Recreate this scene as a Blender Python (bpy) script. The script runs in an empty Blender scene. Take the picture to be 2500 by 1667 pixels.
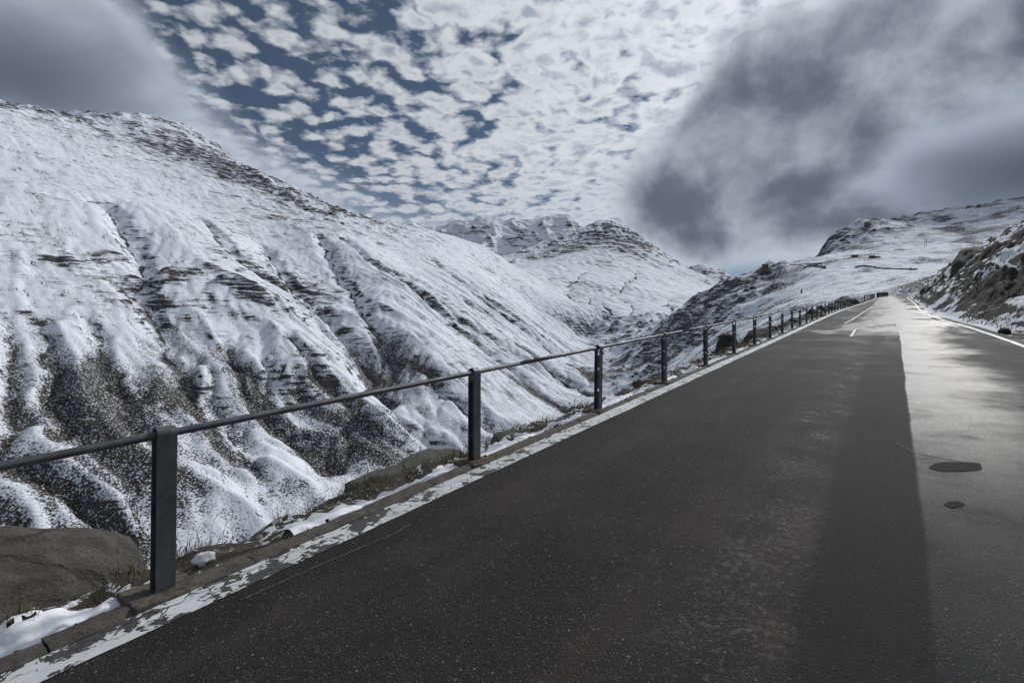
import bpy, bmesh, math, random
import numpy as np
from mathutils import Vector, noise as mnoise

# ------------------------------------------------------------------ camera
scene = bpy.context.scene
COL = scene.collection
F_PX = 1250.0                      # focal length in photo pixels (2500 wide) = 18 mm on 36 mm
CAM_Z = 1.6
cam_d = bpy.data.cameras.new('camera')
cam_d.sensor_width = 36.0
cam_d.lens = 18.0
cam_d.clip_start = 0.05
cam_d.clip_end = 30000.0
cam = bpy.data.objects.new('camera', cam_d)
cam.location = (0, 0, CAM_Z)
cam.rotation_euler = (math.radians(90), 0, 0)
COL.objects.link(cam)
scene.camera = cam

# ------------------------------------------------------------------ light
SUN_AZ = math.radians(44.0)        # clockwise from +Y
SUN_EL = math.radians(38.0)
SUN_DIR = Vector((math.sin(SUN_AZ) * math.cos(SUN_EL), math.cos(SUN_AZ) * math.cos(SUN_EL), math.sin(SUN_EL)))
sun_d = bpy.data.lights.new('sun', 'SUN')
sun_d.energy = 3.0
sun_d.angle = math.radians(3.0)
sun_d.color = (1.0, 0.98, 0.955)
sun = bpy.data.objects.new('sun', sun_d)
sun.rotation_euler = SUN_DIR.to_track_quat('Z', 'Y').to_euler()
sun.location = SUN_DIR * 100
COL.objects.link(sun)

scene.view_settings.view_transform = 'Standard'
scene.view_settings.look = 'None'
scene.view_settings.exposure = -0.30
scene.view_settings.gamma = 1.0
scene.view_settings.use_curve_mapping = False
scene.render.engine = 'CYCLES'
scene.cycles.use_denoising = True
scene.cycles.max_bounces = 5
scene.cycles.diffuse_bounces = 3
scene.cycles.glossy_bounces = 3
scene.cycles.transparent_max_bounces = 6
scene.cycles.volume_bounces = 1
scene.cycles.sample_clamp_indirect = 4.0


# ------------------------------------------------------------------ node helper
class NT:
    def __init__(self, tree):
        self.t = tree
        self.n = tree.nodes
        self.l = tree.links

    def node(self, typ, **kw):
        nd = self.n.new(typ)
        for k, v in kw.items():
            setattr(nd, k, v)
        return nd

    def set(self, sock, v):
        if isinstance(v, bpy.types.NodeSocket):
            self.l.new(v, sock)
        elif v is not None:
            sock.default_value = v

    def m(self, op, a, b=None, c=None, clamp=False):
        nd = self.node('ShaderNodeMath', operation=op, use_clamp=clamp)
        self.set(nd.inputs[0], a)
        if b is not None:
            self.set(nd.inputs[1], b)
        if c is not None:
            self.set(nd.inputs[2], c)
        return nd.outputs[0]

    def v(self, op, a, b=None, scale=None):
        nd = self.node('ShaderNodeVectorMath', operation=op)
        self.set(nd.inputs[0], a)
        if b is not None:
            self.set(nd.inputs[1], b)
        if scale is not None:
            self.set(nd.inputs['Scale'], scale)
        return nd.outputs['Value'] if op in ('DOT_PRODUCT', 'LENGTH', 'DISTANCE') else nd.outputs[0]

    def ss(self, x, a, b, lo=0.0, hi=1.0):
        nd = self.node('ShaderNodeMapRange', interpolation_type='SMOOTHSTEP')
        self.set(nd.inputs['Value'], x)
        self.set(nd.inputs['From Min'], a)
        self.set(nd.inputs['From Max'], b)
        self.set(nd.inputs['To Min'], lo)
        self.set(nd.inputs['To Max'], hi)
        return nd.outputs[0]

    def mix(self, fac, a, b):
        nd = self.node('ShaderNodeMix', data_type='RGBA')
        self.set(nd.inputs['Factor'], fac)
        self.set(nd.inputs[6], a if isinstance(a, bpy.types.NodeSocket) else (*a, 1.0))
        self.set(nd.inputs[7], b if isinstance(b, bpy.types.NodeSocket) else (*b, 1.0))
        return nd.outputs[2]

    def noise(self, vec, scale=1.0, detail=4.0, rough=0.5, dist=0.0):
        nd = self.node('ShaderNodeTexNoise')
        self.set(nd.inputs['Vector'], vec)
        nd.inputs['Scale'].default_value = scale
        nd.inputs['Detail'].default_value = detail
        nd.inputs['Roughness'].default_value = rough
        nd.inputs['Distortion'].default_value = dist
        return nd.outputs[0]

    def noisec(self, vec, scale=1.0, detail=2.0):
        nd = self.node('ShaderNodeTexNoise')
        self.set(nd.inputs['Vector'], vec)
        nd.inputs['Scale'].default_value = scale
        nd.inputs['Detail'].default_value = detail
        return nd.outputs[1]

    def vor(self, vec, scale=1.0, feature='F1', rnd=1.0, smooth=None):
        nd = self.node('ShaderNodeTexVoronoi', feature=feature)
        self.set(nd.inputs['Vector'], vec)
        nd.inputs['Scale'].default_value = scale
        nd.inputs['Randomness'].default_value = rnd
        if smooth is not None:
            nd.inputs['Smoothness'].default_value = smooth
        return nd

    def comb(self, x, y, z):
        nd = self.node('ShaderNodeCombineXYZ')
        for i, q in enumerate((x, y, z)):
            self.set(nd.inputs[i], q)
        return nd.outputs[0]

    def sep(self, v):
        nd = self.node('ShaderNodeSeparateXYZ')
        self.set(nd.inputs[0], v)
        return nd.outputs

    def attr(self, name):
        nd = self.node('ShaderNodeAttribute', attribute_name=name)
        return nd.outputs['Fac']

    def bump(self, h, strength=0.5, dist=0.1, normal=None):
        nd = self.node('ShaderNodeBump')
        nd.inputs['Strength'].default_value = strength
        nd.inputs['Distance'].default_value = dist
        self.set(nd.inputs['Height'], h)
        if normal is not None:
            self.set(nd.inputs['Normal'], normal)
        return nd.outputs[0]


def new_mat(name):
    m = bpy.data.materials.new(name)
    m.use_nodes = True
    nt = NT(m.node_tree)
    bsdf = m.node_tree.nodes['Principled BSDF']
    return m, nt, bsdf


def pdir(px, py):
    v = Vector(((px - 1250) / F_PX, 1.0, (833 - py) / F_PX))
    return v.normalized()


# ------------------------------------------------------------------ sky
world = bpy.data.worlds.new('World')
scene.world = world
world.use_nodes = True
wt = NT(world.node_tree)
world.node_tree.nodes.clear()
sky = wt.node('ShaderNodeTexSky', sky_type='NISHITA', sun_disc=False)
sky.sun_elevation = SUN_EL
sky.sun_rotation = SUN_AZ
sky.altitude = 2200
sky.air_density = 1.0
sky.dust_density = 0.6
sky.ozone_density = 2.0
tc = wt.node('ShaderNodeTexCoord')
D = tc.outputs['Generated']
dx, dy, dz = wt.sep(D)
zc = wt.m('ADD', wt.m('MAXIMUM', dz, 0.0), 0.10)
P2 = wt.comb(wt.m('DIVIDE', dx, zc), wt.m('DIVIDE', dy, zc), 0.0)
warp = wt.v('SCALE', wt.v('SUBTRACT', wt.noisec(P2, 3.2, 3.0), (0.5, 0.5, 0.5)), scale=0.16)
PW = wt.v('ADD', P2, warp)
warp2 = wt.v('SCALE', wt.v('SUBTRACT', wt.noisec(P2, 22.0, 4.0), (0.5, 0.5, 0.5)), scale=0.055)
PW2 = wt.v('ADD', PW, warp2)
cells = wt.vor(PW2, 11.5, 'SMOOTH_F1', 1.0, 0.6).outputs['Distance']
cells2 = wt.vor(PW2, 27.0, 'SMOOTH_F1', 1.0, 0.4).outputs['Distance']
fb = wt.noise(P2, 9.0, 7.0, 0.68)
big = wt.noise(P2, 0.9, 3.0, 0.5)
dens = wt.m('MULTIPLY_ADD', cells, -1.75, 1.10)
dens = wt.m('MULTIPLY_ADD', cells2, -0.50, wt.m('ADD', dens, 0.17))
dens = wt.m('ADD', dens, wt.m('MULTIPLY', wt.m('SUBTRACT', fb, 0.5), 1.6))
dens = wt.m('ADD', dens, wt.m('MULTIPLY', wt.m('SUBTRACT', big, 0.5), 0.55))
SUNV = tuple(SUN_DIR)
sd = wt.v('DOT_PRODUCT', D, SUNV)
# more cover towards the sun and the horizon
dens = wt.m('ADD', dens, wt.ss(sd, 0.50, 0.95, -0.14, 0.62))
dens = wt.m('ADD', dens, wt.ss(dz, 0.46, 0.14, 0.08, 0.34))
amask = wt.ss(dens, -0.10, 0.70)
thick = wt.ss(dens, 0.42, 1.25)
mott = wt.noise(PW2, 12.0, 5.0, 0.6)
thick = wt.m('MULTIPLY', thick, wt.ss(mott, 0.38, 0.66))
glow = wt.m('POWER', wt.m('MAXIMUM', sd, 0.0), 4.0)
bright = wt.m('MULTIPLY_ADD', glow, 0.46, 0.70)
acol = wt.mix(thick, (0.92, 0.965, 1.03), (0.47, 0.53, 0.63))
acol = wt.v('SCALE', acol, scale=bright)


def blobs(items):
    acc = None
    for (px, py, spx, w) in items:
        c = pdir(px, py)
        sig = spx / F_PX * c.y
        g = wt.m('MULTIPLY', wt.m('EXPONENT', wt.m('MULTIPLY', wt.m('SUBTRACT', wt.v('DOT_PRODUCT', D, tuple(c)), 1.0), 1.0 / sig ** 2)), w)
        acc = g if acc is None else wt.m('ADD', acc, g)
    return acc


dwarp = wt.v('ADD', D, wt.v('SCALE', wt.v('SUBTRACT', wt.noisec(D, 3.0, 4.0), (0.5, 0.5, 0.5)), scale=0.12))
soft = wt.noise(dwarp, 4.4, 6.0, 0.55)
soft2 = wt.noise(dwarp, 9.0, 5.0, 0.58)
softm = wt.m('ADD', wt.m('MULTIPLY', wt.m('SUBTRACT', soft, 0.5), 1.7), wt.m('MULTIPLY', wt.m('SUBTRACT', soft2, 0.5), 0.5))
# cloud bank hugging the ridge on the left
lb = wt.ss(blobs([(-250, 60, 260, 1.0), (20, 150, 200, 0.8), (260, 290, 160, 0.7), (480, 400, 130, 0.65),
                  (690, 480, 105, 0.6), (860, 530, 80, 0.55), (980, 545, 60, 0.3), (-200, 350, 260, 0.8)]), 0.0, 1.25)
lsum = wt.m('ADD', lb, wt.m('ADD', wt.m('MULTIPLY', softm, 0.42), wt.m('MULTIPLY', wt.m('SUBTRACT', fb, 0.5), 0.45)))
lmask = wt.ss(lsum, 0.12, 0.86)
ldark = wt.m('ADD', wt.ss(lsum, 0.62, 1.30, 0.0, 0.62), wt.m('MULTIPLY', wt.m('SUBTRACT', soft2, 0.5), 0.5), clamp=True)
lcol = wt.mix(ldark, (0.60, 0.67, 0.77), (0.15, 0.175, 0.215))
# dark drifting cloud on the right
rb = wt.ss(blobs([(1690, 490, 120, 0.75), (1800, 430, 110, 0.55), (2100, 330, 130, 0.5), (2330, 130, 150, 0.5), (1770, 340, 80, 0.85), (1870, 520, 110, 0.7), (2000, 240, 170, 0.85), (1960, 400, 120, 0.5),
                  (2250, 260, 190, 0.9), (2420, 330, 190, 0.9), (2560, 150, 220, 1.0), (2620, 420, 200, 0.8), (1540, 450, 90, 0.45), (1600, 560, 70, 0.35), (2330, 480, 90, 0.45), (1850, 160, 100, 0.35)]), 0.0, 1.35)
rsum = wt.m('ADD', wt.m('MULTIPLY', rb, 0.92), wt.m('MULTIPLY', softm, 0.72))
rmask = wt.ss(rsum, 0.12, 0.78)
rdark = wt.ss(wt.m('ADD', rsum, wt.m('MULTIPLY', wt.m('SUBTRACT', soft2, 0.5), 0.9)), 0.30, 1.25)
rcol = wt.mix(rdark, (0.62, 0.69, 0.78), (0.150, 0.175, 0.230))
# the same low cloud elsewhere in the sky (out of frame)
front = wt.ss(dy, 0.15, 0.55)
om = wt.m('MULTIPLY', wt.ss(soft, 0.48, 0.62), wt.m('SUBTRACT', 1.0, front))
om = wt.m('MULTIPLY', om, 0.85)

bg_sky = wt.node('ShaderNodeBackground')
wt.l.new(sky.outputs[0], bg_sky.inputs[0])
bg_sky.inputs[1].default_value = 0.055
base = wt.mix(om, acol, (0.28, 0.30, 0.34))
base = wt.mix(wt.ss(amask, 0.35, 0.0), base, (0.10, 0.125, 0.17))
cm = wt.m('MAXIMUM', wt.m('MAXIMUM', amask, 0.34), om)
veil = wt.ss(dz, 0.34, 0.16, 0.0, 0.72)
base = wt.mix(veil, base, (0.64, 0.70, 0.79))
cm = wt.m('MAXIMUM', cm, wt.m('MULTIPLY', veil, 1.15), clamp=True)
base = wt.mix(lmask, base, lcol)
cm = wt.m('MAXIMUM', cm, lmask)
base = wt.mix(rmask, base, rcol)
cm = wt.m('MAXIMUM', cm, rmask)
# clear strip low over the pass
strip = wt.m('MULTIPLY', wt.ss(dz, 0.150, 0.118), wt.ss(dx, 0.33, 0.40))
cm = wt.m('MULTIPLY', cm, wt.m('SUBTRACT', 1.0, wt.m('MULTIPLY', strip, 0.9)))
# below the horizon: the haze of the valleys
below = wt.ss(dz, 0.02, -0.05)
base = wt.mix(below, base, (0.34, 0.37, 0.42))
cm = wt.m('MAXIMUM', cm, below)
bg_cl = wt.node('ShaderNodeBackground')
wt.l.new(base, bg_cl.inputs[0])
bg_cl.inputs[1].default_value = 1.0
mx = wt.node('ShaderNodeMixShader')
wt.l.new(cm, mx.inputs[0])
wt.l.new(bg_sky.outputs[0], mx.inputs[1])
wt.l.new(bg_cl.outputs[0], mx.inputs[2])
world.cycles.sampling_method = 'MANUAL'
world.cycles.sample_map_resolution = 256
wo = wt.node('ShaderNodeOutputWorld')
wt.l.new(mx.outputs[0], wo.inputs[0])

# ------------------------------------------------------------------ coordinates
TH = math.atan(0.7276)
SU, CU = math.sin(TH), math.cos(TH)     # road direction u = (SU, CU)
GRADE = 0.0796


def al2xy(a, L):                        # along the road, to the left of it -> world
    return SU * a - CU * L, CU * a + SU * L


def xy2al(x, y):
    return SU * x + CU * y, -CU * x + SU * y


def at(px, py, Y):
    return ((px - 1250) / F_PX * Y, Y, CAM_Z + (833 - py) / F_PX * Y)


def on_lat(px, py, L):                  # point of a line of sight at distance L left of the camera's line
    tx = (px - 1250) / F_PX
    Y = L / (SU - CU * tx)
    x, y, z = at(px, py, Y)
    a, _ = xy2al(x, y)
    return a, z


def road_z(a):
    a = np.asarray(a, float)
    return GRADE * a - np.where(a > 190, 0.0022 * (a - 190) ** 2, 0.0)


def smooth_interp(xs, ys):
    xs = np.array(xs, float); ys = np.array(ys, float)
    m = np.gradient(ys, xs)

    def f(q):
        q = np.clip(np.asarray(q, float), xs[0], xs[-1])
        i = np.clip(np.searchsorted(xs, q) - 1, 0, len(xs) - 2)
        h = xs[i + 1] - xs[i]
        t = (q - xs[i]) / h
        return ((2 * t ** 3 - 3 * t ** 2 + 1) * ys[i] + (t ** 3 - 2 * t ** 2 + t) * h * m[i]
                + (-2 * t ** 3 + 3 * t ** 2) * ys[i + 1] + (t ** 3 - t ** 2) * h * m[i + 1])
    return f


# left edge (L of the inner side of the edge line) and right edge (distance to the right)
left_L = smooth_interp([-20, 20, 55, 85, 120, 150, 172, 190, 205, 218, 230],
                       [3.10, 3.10, 3.10, 2.45, 1.75, 1.2, 0.2, -1.8, -5.0, -9.5, -15.0])
right_R = smooth_interp([-20, 5, 18, 28, 34, 46, 75, 120, 150, 170, 185, 200, 215, 230],
                        [2.95, 2.9, 2.85, 2.6, 2.3, 2.15, 2.75, 3.5, 4.4, 6.0, 8.4, 12.0, 17, 23])


# ------------------------------------------------------------------ numpy noise
def _hash(ix, iy, seed):
    h = (ix.astype(np.int64) * 374761393 + iy.astype(np.int64) * 668265263 + seed * 1442695041) & 0xffffffff
    h = ((h ^ (h >> 13)) * 1274126177) & 0xffffffff
    return (h ^ (h >> 16)) & 0xffffffff


def perlin(x, y, seed=0):
    x = np.asarray(x, float); y = np.asarray(y, float)
    x0 = np.floor(x); y0 = np.floor(y)
    fx = x - x0; fy = y - y0
    u = fx * fx * fx * (fx * (fx * 6 - 15) + 10)
    w = fy * fy * fy * (fy * (fy * 6 - 15) + 10)
    ix = x0.astype(np.int64); iy = y0.astype(np.int64)

    def g(a, b, ddx, ddy):
        ang = _hash(a, b, seed) * (2 * math.pi / 4294967296.0)
        return np.cos(ang) * ddx + np.sin(ang) * ddy
    n00 = g(ix, iy, fx, fy); n10 = g(ix + 1, iy, fx - 1, fy)
    n01 = g(ix, iy + 1, fx, fy - 1); n11 = g(ix + 1, iy + 1, fx - 1, fy - 1)
    return ((n00 * (1 - u) + n10 * u) * (1 - w) + (n01 * (1 - u) + n11 * u) * w) * 1.5


def fbm(x, y, oct=5, seed=0, gain=0.5, lac=2.03):
    s = 0; amp = 1.0; f = 1.0
    for o in range(oct):
        s = s + amp * perlin(x * f + 17.3 * o, y * f - 9.1 * o, seed + o)
        amp *= gain; f *= lac
    return s


def ridged(x, y, oct=5, seed=0, gain=0.5):
    s = 0; amp = 1.0; f = 1.0; prev = 1.0
    for o in range(oct):
        n = 1 - np.abs(perlin(x * f + 31.7 * o, y * f + 11.9 * o, seed + o))
        n = n * n
        s = s + amp * n * prev
        prev = np.clip(n, 0, 1)
        amp *= gain; f *= 2.07
    return s


def sstep(x, a, b):
    t = np.clip((x - a) / (b - a), 0, 1)
    return t * t * (3 - 2 * t)


# ------------------------------------------------------------------ mesh helpers
def tag(o, label=None, cat=None, group=None, kind=None):
    if label:
        o['label'] = label
    if cat:
        o['category'] = cat
    if group:
        o['group'] = group
    if kind:
        o['kind'] = kind
    return o


def mesh_np(name, verts, quads, mat, parent=None, smooth=True, attrs=None):
    me = bpy.data.meshes.new(name)
    verts = np.asarray(verts, np.float32); quads = np.asarray(quads, np.int32)
    k = quads.shape[1]
    me.vertices.add(len(verts)); me.vertices.foreach_set('co', verts.ravel())
    me.loops.add(quads.size); me.loops.foreach_set('vertex_index', quads.ravel())
    me.polygons.add(len(quads))
    me.polygons.foreach_set('loop_start', np.arange(0, quads.size, k, dtype=np.int32))
    me.update(calc_edges=True)
    me.polygons.foreach_set('use_smooth', np.full(len(quads), smooth))
    for n, arr in (attrs or {}).items():
        at_ = me.attributes.new(n, 'FLOAT', 'POINT')
        at_.data.foreach_set('value', np.asarray(arr, np.float32))
    if mat:
        me.materials.append(mat)
    o = bpy.data.objects.new(name, me)
    COL.objects.link(o)
    if parent:
        o.parent = parent
    return o


def grid_quads(nr, nc):
    i = np.arange(nr - 1)[:, None] * nc + np.arange(nc - 1)[None, :]
    return np.stack([i, i + 1, i + nc + 1, i + nc], -1).reshape(-1, 4)


def compact(verts, quads, attrs):
    used = np.zeros(len(verts), bool); used[quads.ravel()] = True
    remap = np.cumsum(used) - 1
    return verts[used], remap[quads], {k: v[used] for k, v in attrs.items()}


def bm_obj(name, bm, mat, parent=None, smooth=False):
    me = bpy.data.meshes.new(name)
    bm.normal_update()
    bm.to_mesh(me); bm.free()
    if smooth:
        for p in me.polygons:
            p.use_smooth = True
    me.materials.append(mat)
    o = bpy.data.objects.new(name, me)
    COL.objects.link(o)
    if parent:
        o.parent = parent
    return o


def empty(name, loc, rz=0.0):
    o = bpy.data.objects.new(name, None)
    o.location = loc; o.rotation_euler = (0, 0, rz)
    o.empty_display_size = 0.2
    COL.objects.link(o)
    return o


def add_box(bm, c, s, rz=0.0, bevel=0.0):
    r = bmesh.ops.create_cube(bm, size=1.0)
    vs = r['verts']
    for v in vs:
        v.co = Vector((v.co.x * s[0], v.co.y * s[1], v.co.z * s[2]))
    if bevel:
        es = list({e for v in vs for e in v.link_edges})
        rb = bmesh.ops.bevel(bm, geom=es, offset=bevel, segments=2, affect='EDGES', profile=0.5)
        vs = list({v for f in rb['faces'] for v in f.verts} | {v for v in vs if v.is_valid})
    cr, sr = math.cos(rz), math.sin(rz)
    for v in vs:
        x, y, z = v.co
        v.co = Vector((c[0] + cr * x - sr * y, c[1] + sr * x + cr * y, c[2] + z))


# ------------------------------------------------------------------ terrain
def tps_fit(pts, z, lam=1e-4):
    n = len(pts)
    d = np.linalg.norm(pts[:, None] - pts[None], axis=-1)
    K = np.where(d > 0, d * d * np.log(d + 1e-12), 0) + lam * np.eye(n)
    Pm = np.hstack([np.ones((n, 1)), pts])
    A = np.block([[K, Pm], [Pm.T, np.zeros((3, 3))]])
    return np.linalg.solve(A, np.concatenate([z, np.zeros(3)]))


def tps_eval(w, pts, q, chunk=40000):
    out = np.empty(len(q))
    n = len(pts)
    for s in range(0, len(q), chunk):
        b = q[s:s + chunk]
        d2 = ((b[:, None, :] - pts[None]) ** 2).sum(-1)
        out[s:s + chunk] = (0.5 * d2 * np.log(d2 + 1e-20)) @ w[:n] + w[n] + b @ w[n + 1:]
    return out


CT = []                                 # control points x, y, z


def plane_Y(px, py):
    tx = (px - 1250) / F_PX; t = (833 - py) / F_PX
    return 247.0 / ((0.359 - 0.357 * tx) - t)


def cf(px, py, f):
    CT.append(at(px, py, plane_Y(px, py) * f))


def cy(px, py, Y):
    CT.append(at(px, py, Y))


def cal(a, L, z):
    x, y = al2xy(a, L)
    CT.append((x, y, z))


# the ridge of the mountain across the valley, and what lies behind it
ridge_px = [(-330, 160), (-150, 215), (0, 245), (130, 275), (260, 285), (450, 330), (510, 350), (580, 400), (640, 425),
            (720, 460), (800, 500), (890, 532)]
RIDGE = []
for p in ridge_px:
    cf(p[0], p[1], 1.0)
    q = CT[-1]; RIDGE.append(q)
    CT.append((q[0] * 1.28, q[1] * 1.28, q[2] - 70))
for p in [(1000, 552, 1.05), (1100, 575, 1.06), (1180, 600, 1.10), (1225, 640, 1.16), (1260, 720, 1.13), (1350, 792, 1.12)]:
    cf(*p)
# shoulder and the bench above it
for p in [(-300, 440, .90), (-100, 450, .90), (0, 452, .90), (130, 462, .90), (270, 490, .90), (440, 512, .90), (500, 550, .91),
          (-100, 425, 1.06), (0, 430, 1.07), (130, 438, 1.07), (290, 460, 1.07), (440, 480, 1.07), (530, 520, 1.07),
          (0, 330, 1.02), (200, 350, 1.02), (450, 400, 1.03), (600, 470, 1.03), (700, 505, 1.03)]:
    cf(*p)
# spurs and gullies
for p in [(560, 612, .94), (640, 700, .92), (740, 800, .91), (820, 880, .92), (930, 985, .94),
          (625, 605, 1.08), (765, 736, 1.10), (890, 870, 1.08), (955, 960, 1.06), (1050, 1070, 1.03),
          (-200, 640, .97), (0, 640, .97), (200, 640, .96), (400, 640, .97), (0, 800, 1), (200, 800, 1), (400, 800, 1), (600, 800, .98),
          (-200, 900, 1), (0, 1000, 1), (200, 1000, 1), (400, 1000, 1), (600, 1000, 1), (800, 1000, 1), (200, 1200, 1),
          (500, 1200, 1), (800, 1150, 1), (770, 560, .99), (850, 620, .97), (940, 715, .94), (1000, 800, .94),
          (1060, 900, .96), (1150, 1000, .98), (700, 560, 1.04), (780, 640, 1.05),
          (1000, 640, 1.02), (1100, 700, 1.02), (1200, 800, 1.02), (1110, 820, 1.0), (1300, 880, 1.0), (1250, 960, 1.0),
          (1400, 960, 1.0), (1440, 900, .98)]:
    cf(*p)
# stream in the valley
THAL = [(-80, 252, -140), (100, 246, -123), (300, 236, -98), (430, 226, -70), (536, 216, -46), (741, 341, -37), (1039, 527, -2)]
for p in THAL:
    cal(*p)
# our own side of the valley below the road
for a in (-80, 20, 100, 180):
    zr = GRADE * a
    cal(a, 14, zr - 7); cal(a, 60, zr - 34); cal(a, 140, zr - 80)
    cal(a, -30, zr - 2); cal(a, -120, zr + 30)
cal(240, 10, 12); cal(240, 50, -8); cal(240, 120, -48); cal(240, -40, 20)
# hillside ahead, beyond the bend
HILL = [(1560, 826, 850), (1640, 775, 800), (1700, 727, 750), (1790, 682, 700), (1868, 657, 660), (1940, 641, 620), (1985, 637, 630),
        (1650, 880, 450), (1700, 850, 400), (1800, 800, 350), (1900, 762, 300), (2000, 732, 280), (2100, 716, 272), (2200, 708, 280),
        (1800, 740, 520), (1900, 700, 500), (2000, 672, 480), (2100, 656, 470), (2200, 655, 450), (2300, 650, 420), (2400, 620, 430),
        (2500, 600, 430), (2300, 600, 560), (2200, 602, 600), (2100, 607, 620), (2025, 626, 640), (2000, 612, 760), (2050, 575, 800),
        (2110, 550, 830), (2160, 549, 850), (2200, 548, 875), (2300, 518, 910), (2400, 512, 890), (2500, 506, 860), (2700, 490, 820),
        (2400, 560, 600), (2500, 532, 600), (2700, 560, 480), (2300, 560, 720), (1620, 830, 640), (1700, 780, 600)]
for p in HILL:
    cy(*p)
for p in [(1700, 727, 750), (1790, 682, 700), (1868, 657, 660), (1940, 641, 620), (2050, 575, 800), (2160, 549, 850), (2300, 512, 910), (2500, 490, 860)]:
    x, y, z = at(*p)
    CT.append((x * 1.25, y * 1.25, z - 45))
# bowl at the head of the valley and the peak over it
PEAK = [(1466, 537, 2400), (1505, 543, 2400), (1550, 562, 2380), (1581, 587, 2350), (1627, 622, 2300), (1684, 656, 2200), (1772, 692, 2050),
        (1424, 555, 2430), (1390, 562, 2440), (1344, 583, 2400), (1283, 606, 2350), (1225, 629, 2280)]
for p in PEAK:
    cy(*p)
    x, y, z = at(*p)
    CT.append((x * 1.3, y * 1.3, z - 160))
for p in [(1400, 830, 1000), (1350, 800, 1060), (1400, 765, 1200), (1500, 785, 1120), (1600, 770, 1180), (1450, 705, 1450), (1350, 705, 1400),
          (1300, 745, 1200), (1450, 660, 1750), (1460, 615, 2050), (1330, 650, 1800), (1600, 690, 1650), (1660, 718, 1500), (1560, 640, 2000),
          (1720, 715, 1650), (1250, 660, 1800), (1180, 640, 2000), (1100, 600, 2100), (1000, 570, 2100), (1560, 590, 2250), (1400, 590, 2250)]:
    cy(*p)
CT = np.array(CT)
CP = CT[:, :2] / 1000.0
W_TPS = tps_fit(CP, CT[:, 2] / 100.0, 2e-4)


def base_h(x, y):
    sh = x.shape
    return 100.0 * tps_eval(W_TPS, CP, np.stack([x.ravel(), y.ravel()], -1) / 1000.0).reshape(sh)


def polydist(x, y, poly):
    d = np.full(x.shape, 1e9)
    for p, q in zip(poly[:-1], poly[1:]):
        ax, ay = p[0], p[1]; bx, by = q[0] - ax, q[1] - ay
        t = np.clip(((x - ax) * bx + (y - ay) * by) / (bx * bx + by * by), 0, 1)
        d = np.minimum(d, np.hypot(x - ax - t * bx, y - ay - t * by))
    return d


def blur(H, n=1):
    for _ in range(n):
        Pd = np.pad(H, 1, mode='edge')
        H = (Pd[:-2, 1:-1] + Pd[2:, 1:-1] + Pd[1:-1, :-2] + Pd[1:-1, 2:] + 4 * H) / 8.0
    return H


def erode(H, cell, n, steps, batches, seed):
    rng = np.random.default_rng(seed)
    nr, nc = H.shape
    flow = np.zeros(H.size)
    H = H / cell
    for b in range(batches):
        p = np.stack([rng.uniform(1, nr - 3, n), rng.uniform(1, nc - 3, n)], -1)
        dr = np.zeros((n, 2)); vel = np.full(n, 1.0); wat = np.ones(n); sed = np.zeros(n)
        delta = np.zeros(H.size)
        Hf = H.ravel()
        alive = np.ones(n, bool)
        for s in range(steps):
            i = p.astype(np.int64); f = p - i
            k = i[:, 0] * nc + i[:, 1]
            h00 = Hf[k]; h01 = Hf[k + 1]; h10 = Hf[k + nc]; h11 = Hf[k + nc + 1]
            gx = (h10 - h00) * (1 - f[:, 1]) + (h11 - h01) * f[:, 1]
            gy = (h01 - h00) * (1 - f[:, 0]) + (h11 - h10) * f[:, 0]
            h = h00 * (1 - f[:, 0]) * (1 - f[:, 1]) + h10 * f[:, 0] * (1 - f[:, 1]) + h01 * (1 - f[:, 0]) * f[:, 1] + h11 * f[:, 0] * f[:, 1]
            dr = dr * 0.25 - np.stack([gx, gy], -1) * 0.75
            ln = np.linalg.norm(dr, axis=1) + 1e-9
            dr = dr / ln[:, None]
            pn = p + dr
            inside = (pn[:, 0] > 1) & (pn[:, 0] < nr - 3) & (pn[:, 1] > 1) & (pn[:, 1] < nc - 3)
            alive &= inside
            pn = np.where(alive[:, None], pn, p)
            j = pn.astype(np.int64); g = pn - j
            kk = j[:, 0] * nc + j[:, 1]
            hn = (Hf[kk] * (1 - g[:, 0]) * (1 - g[:, 1]) + Hf[kk + nc] * g[:, 0] * (1 - g[:, 1])
                  + Hf[kk + 1] * (1 - g[:, 0]) * g[:, 1] + Hf[kk + nc + 1] * g[:, 0] * g[:, 1])
            dh = hn - h
            cap = np.maximum(-dh, 0.01) * vel * wat * 6.0
            dep = np.where(dh > 0, np.minimum(dh, sed), np.maximum(sed - cap, 0) * 0.2)
            ero = np.where((dh <= 0) & (cap > sed), np.minimum((cap - sed) * 0.3, -dh), 0)
            ch = (dep - ero) * alive
            sed = sed - ch
            for (oi, wgt) in ((0, (1 - f[:, 0]) * (1 - f[:, 1])), (1, (1 - f[:, 0]) * f[:, 1]), (nc, f[:, 0] * (1 - f[:, 1])), (nc + 1, f[:, 0] * f[:, 1])):
                delta += np.bincount(k + oi, ch * wgt, H.size)
            flow += np.bincount(k, wat * alive, H.size)
            vel = np.sqrt(np.maximum(vel * vel - dh * 1.2, 0.04)); vel = np.minimum(vel, 2.5)
            wat = wat * 0.985
            p = pn
            if s % 8 == 7:
                H = H + blur(np.clip(delta.reshape(H.shape), -0.35, 0.35), 1)
                Hf = H.ravel(); delta[:] = 0
        H = H + blur(delta.reshape(H.shape), 1)
    return H * cell, flow.reshape(H.shape)


CELL = 2.0
GA = np.arange(-60, 1140 + 0.1, CELL)
GL = np.arange(-470, 1480 + 0.1, CELL)
aa, ll = np.meshgrid(GA, GL, indexing='ij')
gx_, gy_ = al2xy(aa, ll)
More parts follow.
